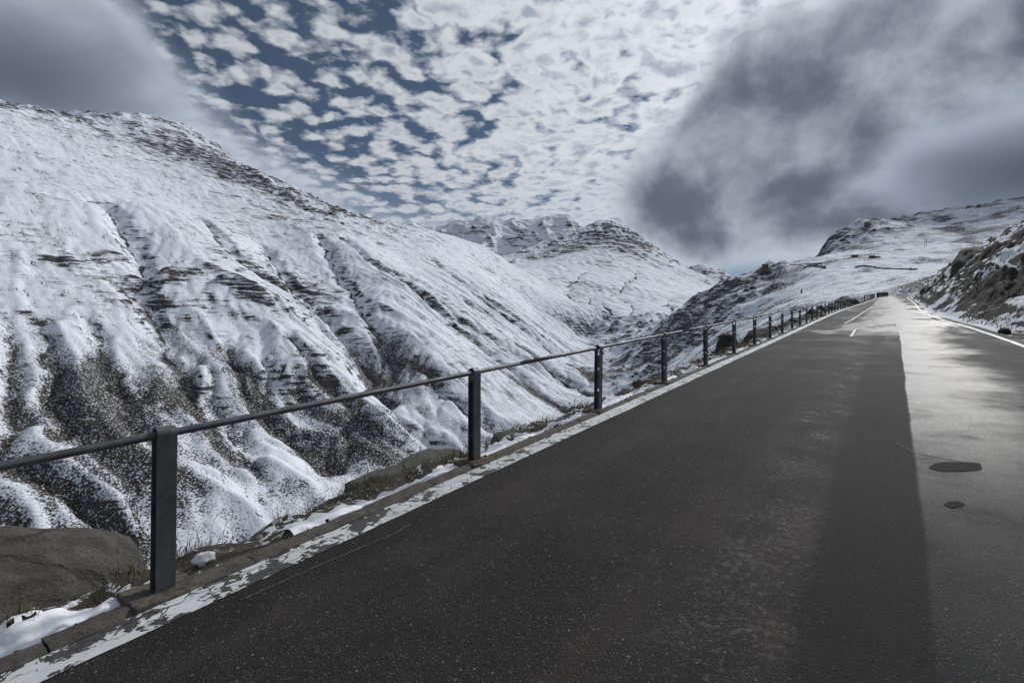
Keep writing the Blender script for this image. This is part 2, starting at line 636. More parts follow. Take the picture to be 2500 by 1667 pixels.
# coarse spline, then bilinear up-sampling
ca = np.arange(-60, 1140 + 8.1, 8.0); cl = np.arange(-470, 1480 + 8.1, 8.0)
caa, cll = np.meshgrid(ca, cl, indexing='ij')
HB = base_h(*al2xy(caa, cll))


def bilin(Hc, a0, l0, step, a, L):
    u = np.clip((a - a0) / step, 0, Hc.shape[0] - 1.001); v = np.clip((L - l0) / step, 0, Hc.shape[1] - 1.001)
    i = u.astype(int); j = v.astype(int); fu = u - i; fv = v - j
    return Hc[i, j] * (1 - fu) * (1 - fv) + Hc[i + 1, j] * fu * (1 - fv) + Hc[i, j + 1] * (1 - fu) * fv + Hc[i + 1, j + 1] * fu * fv


H = blur(bilin(HB, -60, -470, 8.0, aa, ll), 6)
thal_L = np.interp(aa, [p[0] for p in THAL], [p[1] for p in THAL])
opp = sstep(ll - thal_L, 0, 60)                          # 1 across the valley
near_road = 1 - sstep(np.maximum(aa - 225, ll - 60), 0, 60)   # keep calm beside the road
rd = polydist(gx_, gy_, RIDGE)
HILLR = [at(*p) for p in HILL[1:7]]
HILLT = [at(*p) for p in [(2000, 612, 760), (2050, 575, 800), (2110, 550, 830), (2160, 549, 850), (2200, 548, 875), (2300, 512, 910), (2500, 490, 860)]]
crag = np.exp(-(rd / 150.0) ** 2)
crag_h = np.exp(-(polydist(gx_, gy_, HILLT) / 130.0) ** 2)
def hits(Hs, pts, Y0=150.0, Y1=1900.0):
    out = []
    for px, py in pts:
        Ys = np.arange(Y0, Y1, 1.0)
        X = (px - 1250) / F_PX * Ys
        Z = CAM_Z + (833 - py) / F_PX * Ys
        a, L = xy2al(X, Ys)
        g = bilin(Hs, GA[0], GL[0], CELL, a, L)
        k = np.where(g >= Z)[0]
        k = k[0] if len(k) else int(np.argmin(np.abs(g - Z)))
        out.append((X[k], Ys[k], g[k]))
    return out


HBASE = H.copy()
# general relief
rel = 4.0 * fbm(aa / 150, ll / 150, 4, 2) + 0.8 * fbm(aa / 30, ll / 30, 3, 3)
H = H + (1 - near_road) * rel
# parallel gullies that follow the fall line
wa = aa + 26 * fbm(aa / 150, ll / 150, 3, 5) + 0.10 * (ll - 250)
gul = 1 - np.abs(perlin(wa / 70, ll / 520, 21)) * 1.5
gul2 = 1 - np.abs(perlin(wa / 27 + 9, ll / 300, 22)) * 1.5
low = sstep(H, 170, 20)
gul3 = 1 - np.abs(perlin(wa / 11 + 4, ll / 120, 23)) * 1.5
gmask = opp * (0.25 + 0.75 * low) * (0.35 + 0.65 * sstep(fbm(aa / 260, ll / 260, 2, 8), -0.4, 0.5))
rib = 1 - np.abs(perlin(wa / 46 + 3, ll / 380, 24)) * 1.4
H = H - gmask * (4.2 * np.clip(gul, 0, 1) ** 3 + 1.8 * np.clip(gul2, 0, 1) ** 3 + 1.0 * np.clip(gul3, 0, 1) ** 2)
H = H + gmask * 5.0 * np.clip(rib, 0, 1) ** 3
# the main gullies, one by one: (points, depth, half width)
wx = gx_ + 5 * fbm(gx_ / 30, gy_ / 30, 3, 201); wy = gy_ + 5 * fbm(gx_ / 30, gy_ / 30, 3, 202)
GULLIES = [
    ([(255, 492), (292, 535), (330, 600), (352, 665), (345, 705), (385, 790), (430, 860), (480, 950), (525, 1015), (600, 1095)], 9, 13),
    ([(90, 770), (112, 830), (135, 890), (145, 970), (160, 1060)], 6, 9),
    ([(235, 800), (243, 870), (275, 940), (320, 1030)], 6, 9),
    ([(20, 760), (38, 860), (30, 950), (45, 1040)], 7, 10),
    ([(490, 529), (574, 613), (665, 680), (765, 740), (830, 810), (890, 872), (945, 962), (1040, 1062), (1100, 1112)], 11, 14),
    ([(643, 598), (700, 668), (765, 740)], 9, 12),
    ([(780, 575), (815, 640), (850, 700), (900, 770), (950, 840), (960, 905)], 7, 12),
    ([(846, 586), (900, 632), (957, 664), (1053, 740), (1130, 786), (1206, 826), (1300, 885), (1380, 935)], 7, 11),
    ([(560, 830), (620, 920), (660, 990), (735, 1065), (800, 1120)], 7, 10),
    ([(700, 800), (760, 890), (830, 960), (900, 1030)], 5, 9),
    ([(880, 960), (850, 1030), (858, 1080), (840, 1130)], 3, 6),
    ([(1010, 880), (1080, 950), (1160, 1010), (1250, 1060)], 6, 9),
    ([(1000, 690), (1080, 760), (1180, 850), (1290, 940), (1380, 1000)], 4, 8),
    ([(1100, 700), (1200, 790), (1320, 880), (1440, 965)], 4, 8),
    ([(1150, 690), (1230, 760), (1330, 840), (1450, 930)], 3, 7),
    ([(1060, 640), (1180, 730), (1280, 800), (1400, 880)], 3, 8),
    ([(0, 1106), (110, 1165), (230, 1243), (330, 1310)], 5, 7),
]
GLINE = np.zeros_like(H); GBED = np.zeros_like(H)
for pts, dep, wd in GULLIES:
    poly = hits(HBASE, pts)
    dd = polydist(wx, wy, poly)
    v = np.exp(-(dd / wd) ** 2)
    H = H - 1.35 * dep * (0.40 * v + 0.60 * np.clip(1 - dd / (wd * 1.1), 0, 1))
    GLINE = np.maximum(GLINE, np.clip(1 - dd / 4.0, 0, 1)); GBED = np.maximum(GBED, v)
H = H + crag * 9 * (ridged(aa / 70, ll / 70, 5, 4) - 0.9) + crag_h * 8 * (ridged(aa / 60, ll / 60, 5, 14) - 0.9)
# rock steps in the middle of the slope
STEP = np.zeros_like(H)
for pts, hh in [([(345, 672), (400, 680), (480, 676)], 7), ([(110, 628), (200, 640), (270, 620)], 4), ([(540, 690), (640, 720)], 5), ([(490, 645), (530, 660), (600, 690)], 4)]:
    dd = polydist(wx, wy, hits(HBASE, pts))
    v = np.exp(-(dd / 9.0) ** 2)
    H = H + hh * v; STEP = np.maximum(STEP, v)
# outcrops on the left side of the hillside ahead
hl = sstep(ll, 60, 120) * (1 - opp) * sstep(aa, 380, 480)
H = H + hl * (7.0 * (ridged(aa / 45, ll / 60, 5, 44) - 0.8))
H = H + (1 - opp) * (1 - near_road) * 1.6 * fbm(aa / 22, ll / 34, 4, 45)
H0 = H.copy()
H, FLOW = erode(H, CELL, 20000, 56, 4, 1)
H = H0 + 0.95 * blur(np.clip(H - H0, -4.0, 1.0), 1) * (0.35 + 0.65 * low)
H = np.where(near_road > 0.02, H0 * near_road + H * (1 - near_road), H)
H = H + (1 - near_road) * (0.5 * fbm(aa / 9, ll / 14, 3, 71) * (0.25 + opp * low * 0.6 + crag * 1.6 + crag_h * 1.2))
FL = np.log1p(blur(FLOW, 1))
FL = sstep(FL, np.percentile(FL, 82), np.percentile(FL, 99.6))
ga, gl_ = np.gradient(H, CELL)
SLOPE = np.hypot(ga, gl_)
CURV = blur(H, 10) - H                                   # > 0 in hollows
PERP = np.clip(CURV / 2.0, -1, 1)
tuss = sstep(H, 45, -70) * opp + 0.45 * sstep(H, 40, -40) * (1 - opp)
STRK = fbm(wa / 30, ll / 190, 4, 51)
TUS = 0.16 * tuss + 0.85 * tuss * STRK + 0.25 * tuss * fbm(aa / 90, ll / 90, 3, 52) + 0.28 * FL * opp * low + 0.30 * PERP * opp * low + 0.35 * GBED * low
TUS += (1 - opp) * (0.26 + 0.55 * sstep(fbm(aa / 55, ll / 55, 4, 66), -0.05, 0.6))
ROCK = 0.75 * sstep(SLOPE, 0.72, 1.25) + 0.85 * crag * sstep(fbm(aa / 34, ll / 34, 4, 61), -0.35, 0.45) + 0.9 * STEP
ROCK += 0.34 * opp * sstep(fbm(aa / 90, ll / 60, 4, 67), 0.15, 0.7) - 0.25 * opp * sstep(fbm(aa / 160, ll / 160, 3, 68), -0.3, 0.4) + 0.12 * opp * FL
ROCK += 0.55 * crag_h * sstep(fbm(aa / 40, ll / 40, 4, 62), -0.3, 0.5) + 0.55 * hl * sstep(fbm(aa / 60, ll / 60, 4, 63), -0.1, 0.45)
right_hi = sstep(-ll, -20, 200) * (1 - opp)
ROCK += 0.30 * right_hi * sstep(H, 40, 150)
LINE = GLINE.copy()
# patches of heath and rock: (px, py, radius in metres, weight)
PATCH = [(150, 1000, 55, .14), (330, 1060, 60, .22), (380, 960, 45, .20), (520, 1090, 45, .12), (90, 900, 45, .14), (40, 700, 60, .12),
         (700, 690, 70, .20), (610, 640, 60, .18), (800, 720, 50, .22), (640, 740, 40, .10), (500, 860, 50, .10), (430, 780, 50, .14),
         (940, 800, 40, .20), (970, 870, 35, .26), (1000, 930, 30, .14), (850, 880, 40, .10), (780, 970, 40, .16), (690, 900, 35, .10),
         (1130, 790, 45, .16), (1080, 720, 45, .14), (950, 650, 55, .12), (600, 540, 110, .10), (480, 430, 110, .14), (700, 520, 90, .14), (830, 560, 60, .12),
         (1250, 1000, 50, .12), (1180, 940, 40, .10), (1330, 960, 40, .12), (860, 1080, 35, .16), (960, 1060, 35, .16),
         (200, 330, 120, .10), (430, 355, 80, .26), (500, 375, 60, .30), (560, 415, 55, .34), (620, 440, 50, .30), (680, 470, 50, .26), (740, 490, 45, .2), (560, 640, 30, .16), (310, 700, 30, .2), (540, 560, 40, .1),
         (1680, 750, 34, .5), (1640, 800, 34, .42), (1590, 830, 30, .36), (1720, 700, 30, .20), (1735, 722, 20, .6), (1765, 705, 14, .4), (1805, 690, 16, .5), (1835, 680, 20, .6), (1870, 665, 20, .3),
         (1760, 760, 40, .18), (1700, 810, 30, .22), (1600, 870, 40, .26), (1530, 890, 50, .30), (1790, 790, 30, .10), (1990, 655, 14, .2),
         (2080, 700, 10, .4), (2100, 690, 7, .4), (2130, 700, 7, .35), (2050, 712, 7, .3), (2240, 640, 10, .3), (2190, 670, 8, .3), (2290, 610, 12, .3), (2330, 590, 14, .3), (2160, 705, 12, .24), (2200, 690, 16, .12), (2020, 590, 40, .16), (2150, 575, 50, .14), (2300, 560, 60, .14), (2420, 540, 70, .16)]
px_hits = hits(HBASE, [(p[0], p[1]) for p in PATCH])
for (px, py, rad, w), hp in zip(PATCH, px_hits):
    g = w * np.exp(-((wx - hp[0]) ** 2 + (wy - hp[1]) ** 2) / rad ** 2)
    lo = 1 - sstep(hp[2], -20, 60) if px < 1500 else 0.25
    TUS += 1.7 * g * lo
    ROCK += 2.0 * g * (1 - lo)


def terrain_h(x, y):
    a, L = xy2al(x, y)
    return float(bilin(H, GA[0], GL[0], CELL, np.array([a]), np.array([L]))[0])


def ray_ground(px, py, Y0=150.0, Y1=1600.0):
    Ys = np.arange(Y0, Y1, 1.0)
    X = (px - 1250) / F_PX * Ys
    Z = CAM_Z + (833 - py) / F_PX * Ys
    a, L = xy2al(X, Ys)
    g = bilin(H, GA[0], GL[0], CELL, a, L)
    hit = np.where(g >= Z)[0]
    k = hit[0] if len(hit) else np.argmin(np.abs(g - Z))
    return X[k], Ys[k], g[k]


# ------------------------------------------------------------------ materials: snow country
def snow_material(name, scale=1.0, lines=1.0, rock=(0.058, 0.055, 0.055), grass=(0.040, 0.034, 0.026)):
    m, nt, b = new_mat(name)
    geo = nt.node('ShaderNodeNewGeometry')
    pos = geo.outputs['Position']
    x, y, z = nt.sep(pos)
    ac = nt.m('ADD', nt.m('MULTIPLY', x, SU), nt.m('MULTIPLY', y, CU))
    lc = nt.m('SUBTRACT', nt.m('MULTIPLY', y, SU), nt.m('MULTIPLY', x, CU))
    tus = nt.attr('tus'); rck = nt.attr('rock'); lin = nt.attr('line')
    nM = nt.noise(pos, 0.060 / scale, 4.0, 0.6)
    nF = nt.noise(pos, 0.80 / scale, 4.0, 0.72)
    # tufts and dwarf shrubs poking through the snow
    tl = nt.m('ADD', nt.m('MULTIPLY', tus, 0.30), nt.m('MULTIPLY', nt.m('SUBTRACT', nM, 0.5), 0.32))
    kt = nt.m('ADD', nF, nt.m('MINIMUM', tl, 0.285))
    mt = nt.ss(kt, 0.705, 0.745)
    # beds of rock that crop out level along the slope
    sv = nt.comb(nt.m('MULTIPLY', ac, 0.050 / scale), nt.m('MULTIPLY', lc, 0.050 / scale), nt.m('MULTIPLY', z, 0.34 / scale))
    nR = nt.noise(sv, 1.0, 6.0, 0.66, 0.6)
    kr = nt.m('ADD', nR, nt.m('ADD', nt.m('MINIMUM', nt.m('MULTIPLY', rck, 0.24), 0.225), nt.m('MULTIPLY', nt.m('SUBTRACT', nF, 0.5), 0.30)))
    kr = nt.m('ADD', kr, nt.m('MULTIPLY', nt.m('SUBTRACT', nM, 0.5), 0.20))
    mr = nt.ss(kr, 0.685, 0.715)
    # runnels down the fall line
    st = nt.comb(nt.m('ADD', nt.m('MULTIPLY', ac, 0.055 / scale), nt.m('MULTIPLY', nM, 0.9)), nt.m('MULTIPLY', lc, 0.0075 / scale), 0.0)
    nS = nt.noise(st, 1.0, 5.0, 0.62)
    ln = nt.ss(nt.m('ABSOLUTE', nt.m('SUBTRACT', nS, 0.5)), 0.020, 0.006)
    ln = nt.m('MULTIPLY', ln, nt.ss(nt.m('ADD', nF, nt.m('MULTIPLY', nM, 0.7)), 0.86, 0.98))
    ln = nt.m('MULTIPLY', ln, lines)
    lb_ = nt.ss(nt.m('ADD', nt.m('ADD', lin, nt.m('MULTIPLY', nt.m('SUBTRACT', nM, 0.5), 2.0)), nt.m('MULTIPLY', nt.m('SUBTRACT', nF, 0.5), 1.6)), 0.62, 0.82)
    mask = nt.m('MAXIMUM', nt.m('MAXIMUM', mt, mr), nt.m('MAXIMUM', ln, lb_))
    thin = nt.m('MAXIMUM', nt.ss(kt, 0.56, 0.72), nt.ss(kr, 0.56, 0.70))
    tint = nt.mix(nt.m('MAXIMUM', mr, nt.ss(nM, 0.50, 0.62)), grass, rock)
    tint = nt.mix(nt.ss(nF, 0.52, 0.75, 0.0, 0.6), tint, (0.085, 0.076, 0.066))
    snow = nt.mix(thin, (0.80, 0.84, 0.905), (0.55, 0.57, 0.61))
    nt.l.new(nt.mix(mask, snow, tint), b.inputs['Base Color'])
    b.inputs['Roughness'].default_value = 0.85
    b.inputs['Specular IOR Level'].default_value = 0.15
    hgt = nt.m('ADD', nt.m('MULTIPLY', nF, 0.8), nt.m('MULTIPLY', mask, 0.5))
    hgt = nt.m('ADD', hgt, nt.m('MULTIPLY', nt.m('ABSOLUTE', nt.m('SUBTRACT', nS, 0.5)), 3.5))
    nt.l.new(nt.bump(hgt, 0.5, 0.9 * scale), b.inputs['Normal'])
    return m


M_SLOPE = snow_material('snowy_slope')
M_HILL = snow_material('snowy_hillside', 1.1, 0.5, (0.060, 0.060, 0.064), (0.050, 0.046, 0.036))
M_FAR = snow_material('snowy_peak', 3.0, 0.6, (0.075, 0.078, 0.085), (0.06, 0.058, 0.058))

verts = np.stack([gx_, gy_, H], -1).reshape(-1, 3)
quads = grid_quads(*H.shape)
qc = verts[quads].mean(1)
qa, ql = xy2al(qc[:, 0], qc[:, 1])
qtl = np.interp(qa, [p[0] for p in THAL], [p[1] for p in THAL])
tx = qc[:, 0] / np.maximum(qc[:, 1], 1.0)
vis = (qc[:, 1] > 20) & (tx > -1.35) & (tx < 1.35)
vis &= ~((qa < 205) & (ql < 22))
vis &= ~((ql < -20) & (qa < 300) & (tx > 0.95))
isopp = ql > qtl
att = {'tus': TUS.ravel(), 'rock': ROCK.ravel(), 'line': LINE.ravel()}
v_, q_, a_ = compact(verts, quads[vis & isopp], att)
o = mesh_np('mountain_slope', v_, q_, M_SLOPE, attrs=a_)
tag(o, 'long snowy mountainside with dark gullies across the valley', 'mountain', kind='structure')
v_, q_, a_ = compact(verts, quads[vis & ~isopp], att)
o = mesh_np('hillside', v_, q_, M_HILL, attrs=a_)
tag(o, 'snowy hillside with scattered dark rocks beyond the end of the road', 'hillside', kind='structure')

# ---- the peak at the head of the valley (coarser grid of the same land)
FC = 5.0
fa = np.arange(1050, 3150, FC); fl = np.arange(-420, 2300, FC)
faa, fll = np.meshgrid(fa, fl, indexing='ij')
fx, fy = al2xy(faa, fll)
ca2 = np.arange(1050, 3150 + 21, 20.0); cl2 = np.arange(-420, 2300 + 21, 20.0)
c2a, c2l = np.meshgrid(ca2, cl2, indexing='ij')
HF = blur(bilin(base_h(*al2xy(c2a, c2l)), 1050, -420, 20.0, faa, fll), 5)
PK = [at(*p) for p in sorted(PEAK)]
pd_ = polydist(fx, fy, PK)
pcrag = np.exp(-(pd_ / 260.0) ** 2)
HF = HF + 9 * fbm(fx / 260, fy / 260, 4, 81) + pcrag * 9 * (ridged(fx / 190, fy / 190, 6, 82) - 0.95)
HF0 = HF.copy()
HF, FLOW2 = erode(HF, FC, 12000, 60, 4, 2)
HF = HF0 + blur(np.clip(HF - HF0, -9, 2), 2)
HF = HF + (0.8 + 3 * pcrag) * fbm(fx / 28, fy / 28, 4, 83)
HF = HF - 6.0 * sstep(1140 - faa, 8, 60)
FL2 = np.log1p(blur(FLOW2, 1)); FL2 = sstep(FL2, np.percentile(FL2, 84), np.percentile(FL2, 99.5))
g1, g2 = np.gradient(HF, FC)
SL2 = np.hypot(g1, g2)
fline = np.zeros_like(HF)
fdark = 0.55 * sstep(SL2, 0.55, 1.05) + 0.20 * FL2 * (1 - pcrag) + 0.20 * pcrag * sstep(ridged(fx / 150, fy / 150, 5, 84), 0.85, 1.6)
def hits_far(pts):
    out = []
    for px, py in pts:
        Ys = np.arange(950.0, 2900.0, 3.0)
        X = (px - 1250) / F_PX * Ys; Z = CAM_Z + (833 - py) / F_PX * Ys
        a_, L_ = xy2al(X, Ys)
        g = bilin(HF, fa[0], fl[0], FC, a_, L_)
        k = np.where((g >= Z) & (a_ > fa[0]))[0]
        k = k[0] if len(k) else int(np.argmin(np.abs(g - Z)))
        out.append((X[k], Ys[k], g[k]))
    return out


fwx = fx + 14 * fbm(fx / 70, fy / 70, 3, 301); fwy = fy + 14 * fbm(fx / 70, fy / 70, 3, 302)
for (px, py, rad, w), hp in zip(FP := [(1500, 590, 110, .26), (1540, 605, 80, .22), (1430, 600, 120, .22), (1380, 610, 120, .22), (1330, 620, 110, .2), (1480, 640, 90, .26),
                                       (1420, 690, 70, .26), (1470, 700, 70, .24), (1560, 575, 60, .18), (1290, 635, 90, .16), (1340, 680, 60, .12), (1360, 760, 50, .12)],
                                hits_far([(p[0], p[1]) for p in FP])):
    fdark += w * np.exp(-((fwx - hp[0]) ** 2 + (fwy - hp[1]) ** 2) / rad ** 2)
for pts in [[(1300, 690), (1345, 720), (1372, 745), (1362, 790)], [(1390, 715), (1410, 745), (1418, 770), (1408, 815)], [(1430, 725), (1452, 760), (1462, 800)],
            [(1480, 740), (1500, 775), (1512, 810)], [(1530, 735), (1548, 770), (1560, 800)], [(1640, 730), (1630, 765), (1618, 790)], [(1225, 655), (1245, 690), (1290, 735), (1340, 780)],
            [(1430, 660), (1400, 690), (1380, 720)], [(1560, 660), (1520, 700), (1490, 720)]]:
    dd = polydist(fwx, fwy, hits_far(pts))
    fline = np.maximum(fline, np.clip(1.1 - dd / 6.5, 0, 1))
    HF = HF - 4.0 * np.exp(-(dd / 14.0) ** 2)
verts = np.stack([fx, fy, HF], -1).reshape(-1, 3)
quads = grid_quads(*HF.shape)
qc = verts[quads].mean(1)
tx = qc[:, 0] / qc[:, 1]
vis = (tx > -0.45) & (tx < 0.62) & (qc[:, 1] < 3000)
v_, q_, a_ = compact(verts, quads[vis], {'tus': 0.25 * fdark.ravel(), 'rock': 1.7 * fdark.ravel(), 'line': fline.ravel()})
o = mesh_np('mountain_peak', v_, q_, M_FAR, attrs=a_)
tag(o, 'rounded snowy peak with rocky flank at the head of the valley', 'mountain', kind='structure')


# ---- ranges farther back
def far_range(name, prof, Y, depth, amp, scale, label, seed, cell, dark0=0.0):
    xs = [(p[0] - 1250) / F_PX * Y for p in prof]
    zs = [CAM_Z + (833 - p[1]) / F_PX * Y for p in prof]
    X = np.arange(xs[0], xs[-1], cell); Yv = np.arange(Y - depth, Y + depth * 0.7, cell)
    xx, yy = np.meshgrid(X, Yv, indexing='ij')
    crest = np.interp(xx, xs, zs)
    d = (yy - Y - 0.12 * depth * perlin(xx / (depth * .8), yy * 0, seed)) / depth
    h = crest - np.where(d < 0, -d, d * 1.1) * depth * 0.55
    rg = ridged(xx / scale, yy / scale, 6, seed)
    h = h + amp * (rg - 1.15) * (0.35 + np.clip(np.abs(d) * 4, 0, 1)) + amp * 0.15 * fbm(xx / (scale * .3), yy / (scale * .3), 4, seed + 3)
    g1, g2 = np.gradient(h, cell)
    dk = dark0 + 0.30 * sstep(np.hypot(g1, g2), 0.85, 1.6) + 0.16 * sstep(rg, 1.0, 1.7)
    o = mesh_np(name, np.stack([xx, yy, h], -1).reshape(-1, 3), grid_quads(*h.shape), M_RANGE, attrs={'tus': 0 * dk.ravel(), 'rock': 1.8 * dk.ravel(), 'line': 0 * dk.ravel()})
    tag(o, label, 'mountain', kind='structure')


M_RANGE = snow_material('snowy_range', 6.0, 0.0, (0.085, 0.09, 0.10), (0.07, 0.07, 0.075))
far_range('mountain_range', [(700, 600), (850, 560), (950, 552), (1007, 545), (1064, 551), (1099, 537), (1137, 530), (1191, 522), (1244, 532),
                             (1302, 534), (1363, 526), (1400, 535), (1428, 549), (1520, 590), (1650, 660)], 4300, 1200, 70, 420,
          'craggy snow covered range behind the rounded peak', 91, 9.0)
far_range('distant_ridge', [(1520, 690), (1600, 655), (1655, 640), (1685, 651), (1705, 643), (1730, 646), (1760, 658), (1800, 690), (1840, 730), (1950, 800)],
          5600, 1100, 45, 330, 'small dark rocky ridge far off in the gap of the pass', 95, 11.0, 0.28)

# ------------------------------------------------------------------ road
def stations(a0, a1, d0, growth, dmax):
    s = [a0]; d = d0
    while s[-1] < a1:
        s.append(s[-1] + d)
        if s[-1] > 14:
            d = min(d * growth, dmax)
    return np.array(s)


ST = stations(-14, 228, 0.25, 1.02, 1.6)
# asphalt
m, nt, b = new_mat('asphalt')
geo = nt.node('ShaderNodeNewGeometry')
pos = geo.outputs['Position']
x, y, z = nt.sep(pos)
ac = nt.m('ADD', nt.m('MULTIPLY', x, SU), nt.m('MULTIPLY', y, CU))
rc = nt.m('SUBTRACT', nt.m('MULTIPLY', x, CU), nt.m('MULTIPLY', y, SU))      # to the right
al = nt.comb(ac, rc, 0.0)
gr = nt.noise(pos, 90.0, 3.0, 0.65)
grv = nt.vor(pos, 105.0, 'F1')
gcol = nt.sep(grv.outputs['Color'])[0]
chip = nt.m('MULTIPLY', nt.ss(gcol, 0.72, 0.98), nt.ss(grv.outputs['Distance'], 0.42, 0.25))
big_n = nt.noise(al, 0.35, 5.0, 0.6)
mid_n = nt.noise(al, 1.6, 5.0, 0.6)
wob = nt.m('MULTIPLY', nt.m('SUBTRACT', nt.noise(al, 0.55, 3.0, 0.5), 0.5), 0.22)
fine_w = nt.m('MULTIPLY', nt.m('SUBTRACT', nt.noise(al, 14.0, 3.0, 0.6), 0.5), 0.05)
seam_c = nt.m('ADD', nt.m('SUBTRACT', nt.m('ADD', rc, nt.m('MULTIPLY', wob, 0.35)), nt.m('MULTIPLY', nt.m('MINIMUM', nt.m('SUBTRACT', ac, 10.5), 12.0), 0.0125)), fine_w)
# newer layer left of the seam, ends ~22 m up the road
old = nt.m('MAXIMUM', nt.ss(seam_c, 0.26, 0.30), nt.m('MULTIPLY', 0.5, nt.ss(nt.m('ADD', ac, nt.m('MULTIPLY', wob, 2.0)), 22.4, 22.6)))
old = nt.m('MAXIMUM', nt.ss(seam_c, 0.26, 0.30), nt.m('MULTIPLY', old, nt.ss(nt.m('ADD', rc, wob), -1.5, -0.8)))
# wetness
wet_r = nt.m('MULTIPLY', old, nt.ss(nt.m('ADD', nt.m('ADD', rc, nt.m('MULTIPLY', nt.m('SUBTRACT', big_n, 0.5), 3.4)), nt.m('MULTIPLY', nt.m('SUBTRACT', mid_n, 0.5), 1.6)), 2.5, 0.6))
wet_r = nt.m('MULTIPLY', wet_r, nt.ss(ac, 1.0, 11.0, 0.10, 1.0))
wet_l = nt.m('MULTIPLY', nt.ss(nt.m('ABSOLUTE', nt.m('ADD', rc, 0.66)), 0.42, 0.10), nt.ss(nt.m('ADD', nt.noise(al, 6.0, 4.0, 0.7), nt.m('MULTIPLY', mid_n, 0.6)), 0.80, 1.10))
wet_l = nt.m('MULTIPLY', wet_l, nt.ss(ac, 2.5, 8.0))
streak_n = nt.noise(nt.comb(nt.m('MULTIPLY', ac, 0.11), nt.m('MULTIPLY', rc, 0.30), 0.0), 1.0, 6.0, 0.68)
wet_f = nt.m('MULTIPLY', nt.ss(ac, 12.0, 30.0), nt.ss(nt.m('ADD', streak_n, nt.ss(nt.m('ABSOLUTE', nt.m('ADD', rc, -0.8)), 2.8, 0.3, -0.06, 0.10)), 0.46, 0.62))
wet = nt.m('MAXIMUM', nt.m('MAXIMUM', wet_r, nt.m('MULTIPLY', wet_l, 0.75)), wet_f)
damp = nt.m('MULTIPLY', nt.ss(ac, 4.0, 18.0), nt.ss(nt.noise(nt.comb(nt.m('MULTIPLY', ac, 0.55), nt.m('MULTIPLY', rc, 0.5), 3.0), 1.0, 6.0, 0.7), 0.38, 0.68))
wet = nt.m('MULTIPLY', wet, nt.ss(mid_n, 0.25, 0.55, 0.55, 1.0))
wet = nt.m('MAXIMUM', wet, nt.m('MULTIPLY', damp, 0.34))
col = nt.mix(nt.ss(gr, 0.35, 0.7), (0.016, 0.015, 0.0145), (0.038, 0.035, 0.033))
col = nt.mix(nt.m('MULTIPLY', old, 0.5), col, (0.034, 0.035, 0.037))
col = nt.mix(nt.ss(big_n, 0.40, 0.72, 0.0, 0.45), col, (0.044, 0.038, 0.034))
trk = nt.noise(nt.comb(nt.m('MULTIPLY', ac, 0.06), nt.m('MULTIPLY', rc, 1.6), 5.0), 1.0, 4.0, 0.6)
col = nt.mix(nt.ss(trk, 0.40, 0.66, 0.0, 0.6), col, (0.056, 0.049, 0.044))
col = nt.mix(nt.ss(mid_n, 0.36, 0.64, 0.45, 0.0), col, (0.016, 0.016, 0.017))
cv = nt.vor(pos, 34.0, 'F1')
chip2 = nt.m('MULTIPLY', nt.ss(nt.sep(cv.outputs['Color'])[1], 0.86, 0.96), nt.ss(cv.outputs['Distance'], 0.30, 0.16))
col = nt.mix(nt.m('MULTIPLY', chip2, 0.6), col, (0.22, 0.21, 0.20))
col = nt.mix(nt.m('MULTIPLY', chip, 0.62), col, (0.24, 0.23, 0.22))
strip_d = nt.m('MULTIPLY', nt.ss(nt.m('ADD', rc, fine_w), -0.42, -0.30), nt.ss(seam_c, 0.30, 0.26))
strip_d = nt.m('MULTIPLY', strip_d, nt.ss(ac, 22.6, 22.4))
col = nt.mix(nt.m('MULTIPLY', strip_d, 0.7), col, (0.015, 0.015, 0.016))
worn = nt.m('MULTIPLY', nt.ss(nt.m('ABSOLUTE', nt.m('ADD', rc, 0.62)), 0.42, 0.05), nt.ss(nt.m('ADD', nt.noise(al, 22.0, 3.0, 0.7), nt.m('MULTIPLY', mid_n, 0.5)), 0.74, 0.95))
col = nt.mix(nt.m('MULTIPLY', worn, 0.5), col, (0.16, 0.155, 0.155))
col = nt.mix(nt.m('MULTIPLY', wet, 0.45), col, (0.018, 0.019, 0.021))
nt.l.new(col, b.inputs['Base Color'])
rough = nt.m('ADD', nt.ss(wet, 0.0, 1.0, 0.80, 0.36), nt.m('MULTIPLY', nt.m('SUBTRACT', gr, 0.5), 0.25))
nt.l.new(rough, b.inputs['Roughness'])
nt.l.new(nt.ss(wet, 0.0, 1.0, 0.12, 0.22), b.inputs['Specular IOR Level'])
hb = nt.m('ADD', nt.m('MULTIPLY', gr, 0.5), nt.m('MULTIPLY', grv.outputs['Distance'], -0.5))
nd = nt.node('ShaderNodeBump')
nd.inputs['Distance'].default_value = 0.012
nt.set(nd.inputs['Strength'], nt.ss(wet, 0.0, 1.0, 0.80, 0.55))
nt.l.new(hb, nd.inputs['Height'])
nt.l.new(nd.outputs[0], b.inputs['Normal'])
M_ROAD = m

nl = 25
Lr = left_L(ST) + 0.245; Rr = right_R(ST) + 0.42
tt = np.linspace(0, 1, nl)
La = (Lr[:, None] * (1 - tt) + (-Rr)[:, None] * tt)
A2 = np.repeat(ST[:, None], nl, 1)
rx, ry = al2xy(A2, La)
# a gentle crown, a sunken wheel track or two and the step of the newer layer
crown = 0.020 * (1 - (2 * tt - 1) ** 2)
rz = road_z(A2) + crown[None, :] + 0.006 * fbm(A2 / 2.2, La / 1.1, 3, 7)
o = mesh_np('road', np.stack([rx, ry, rz], -1).reshape(-1, 3), grid_quads(len(ST), nl)[:, ::-1], M_ROAD)
tag(o, 'damp dark asphalt mountain road climbing to the bend', 'road', kind='structure')


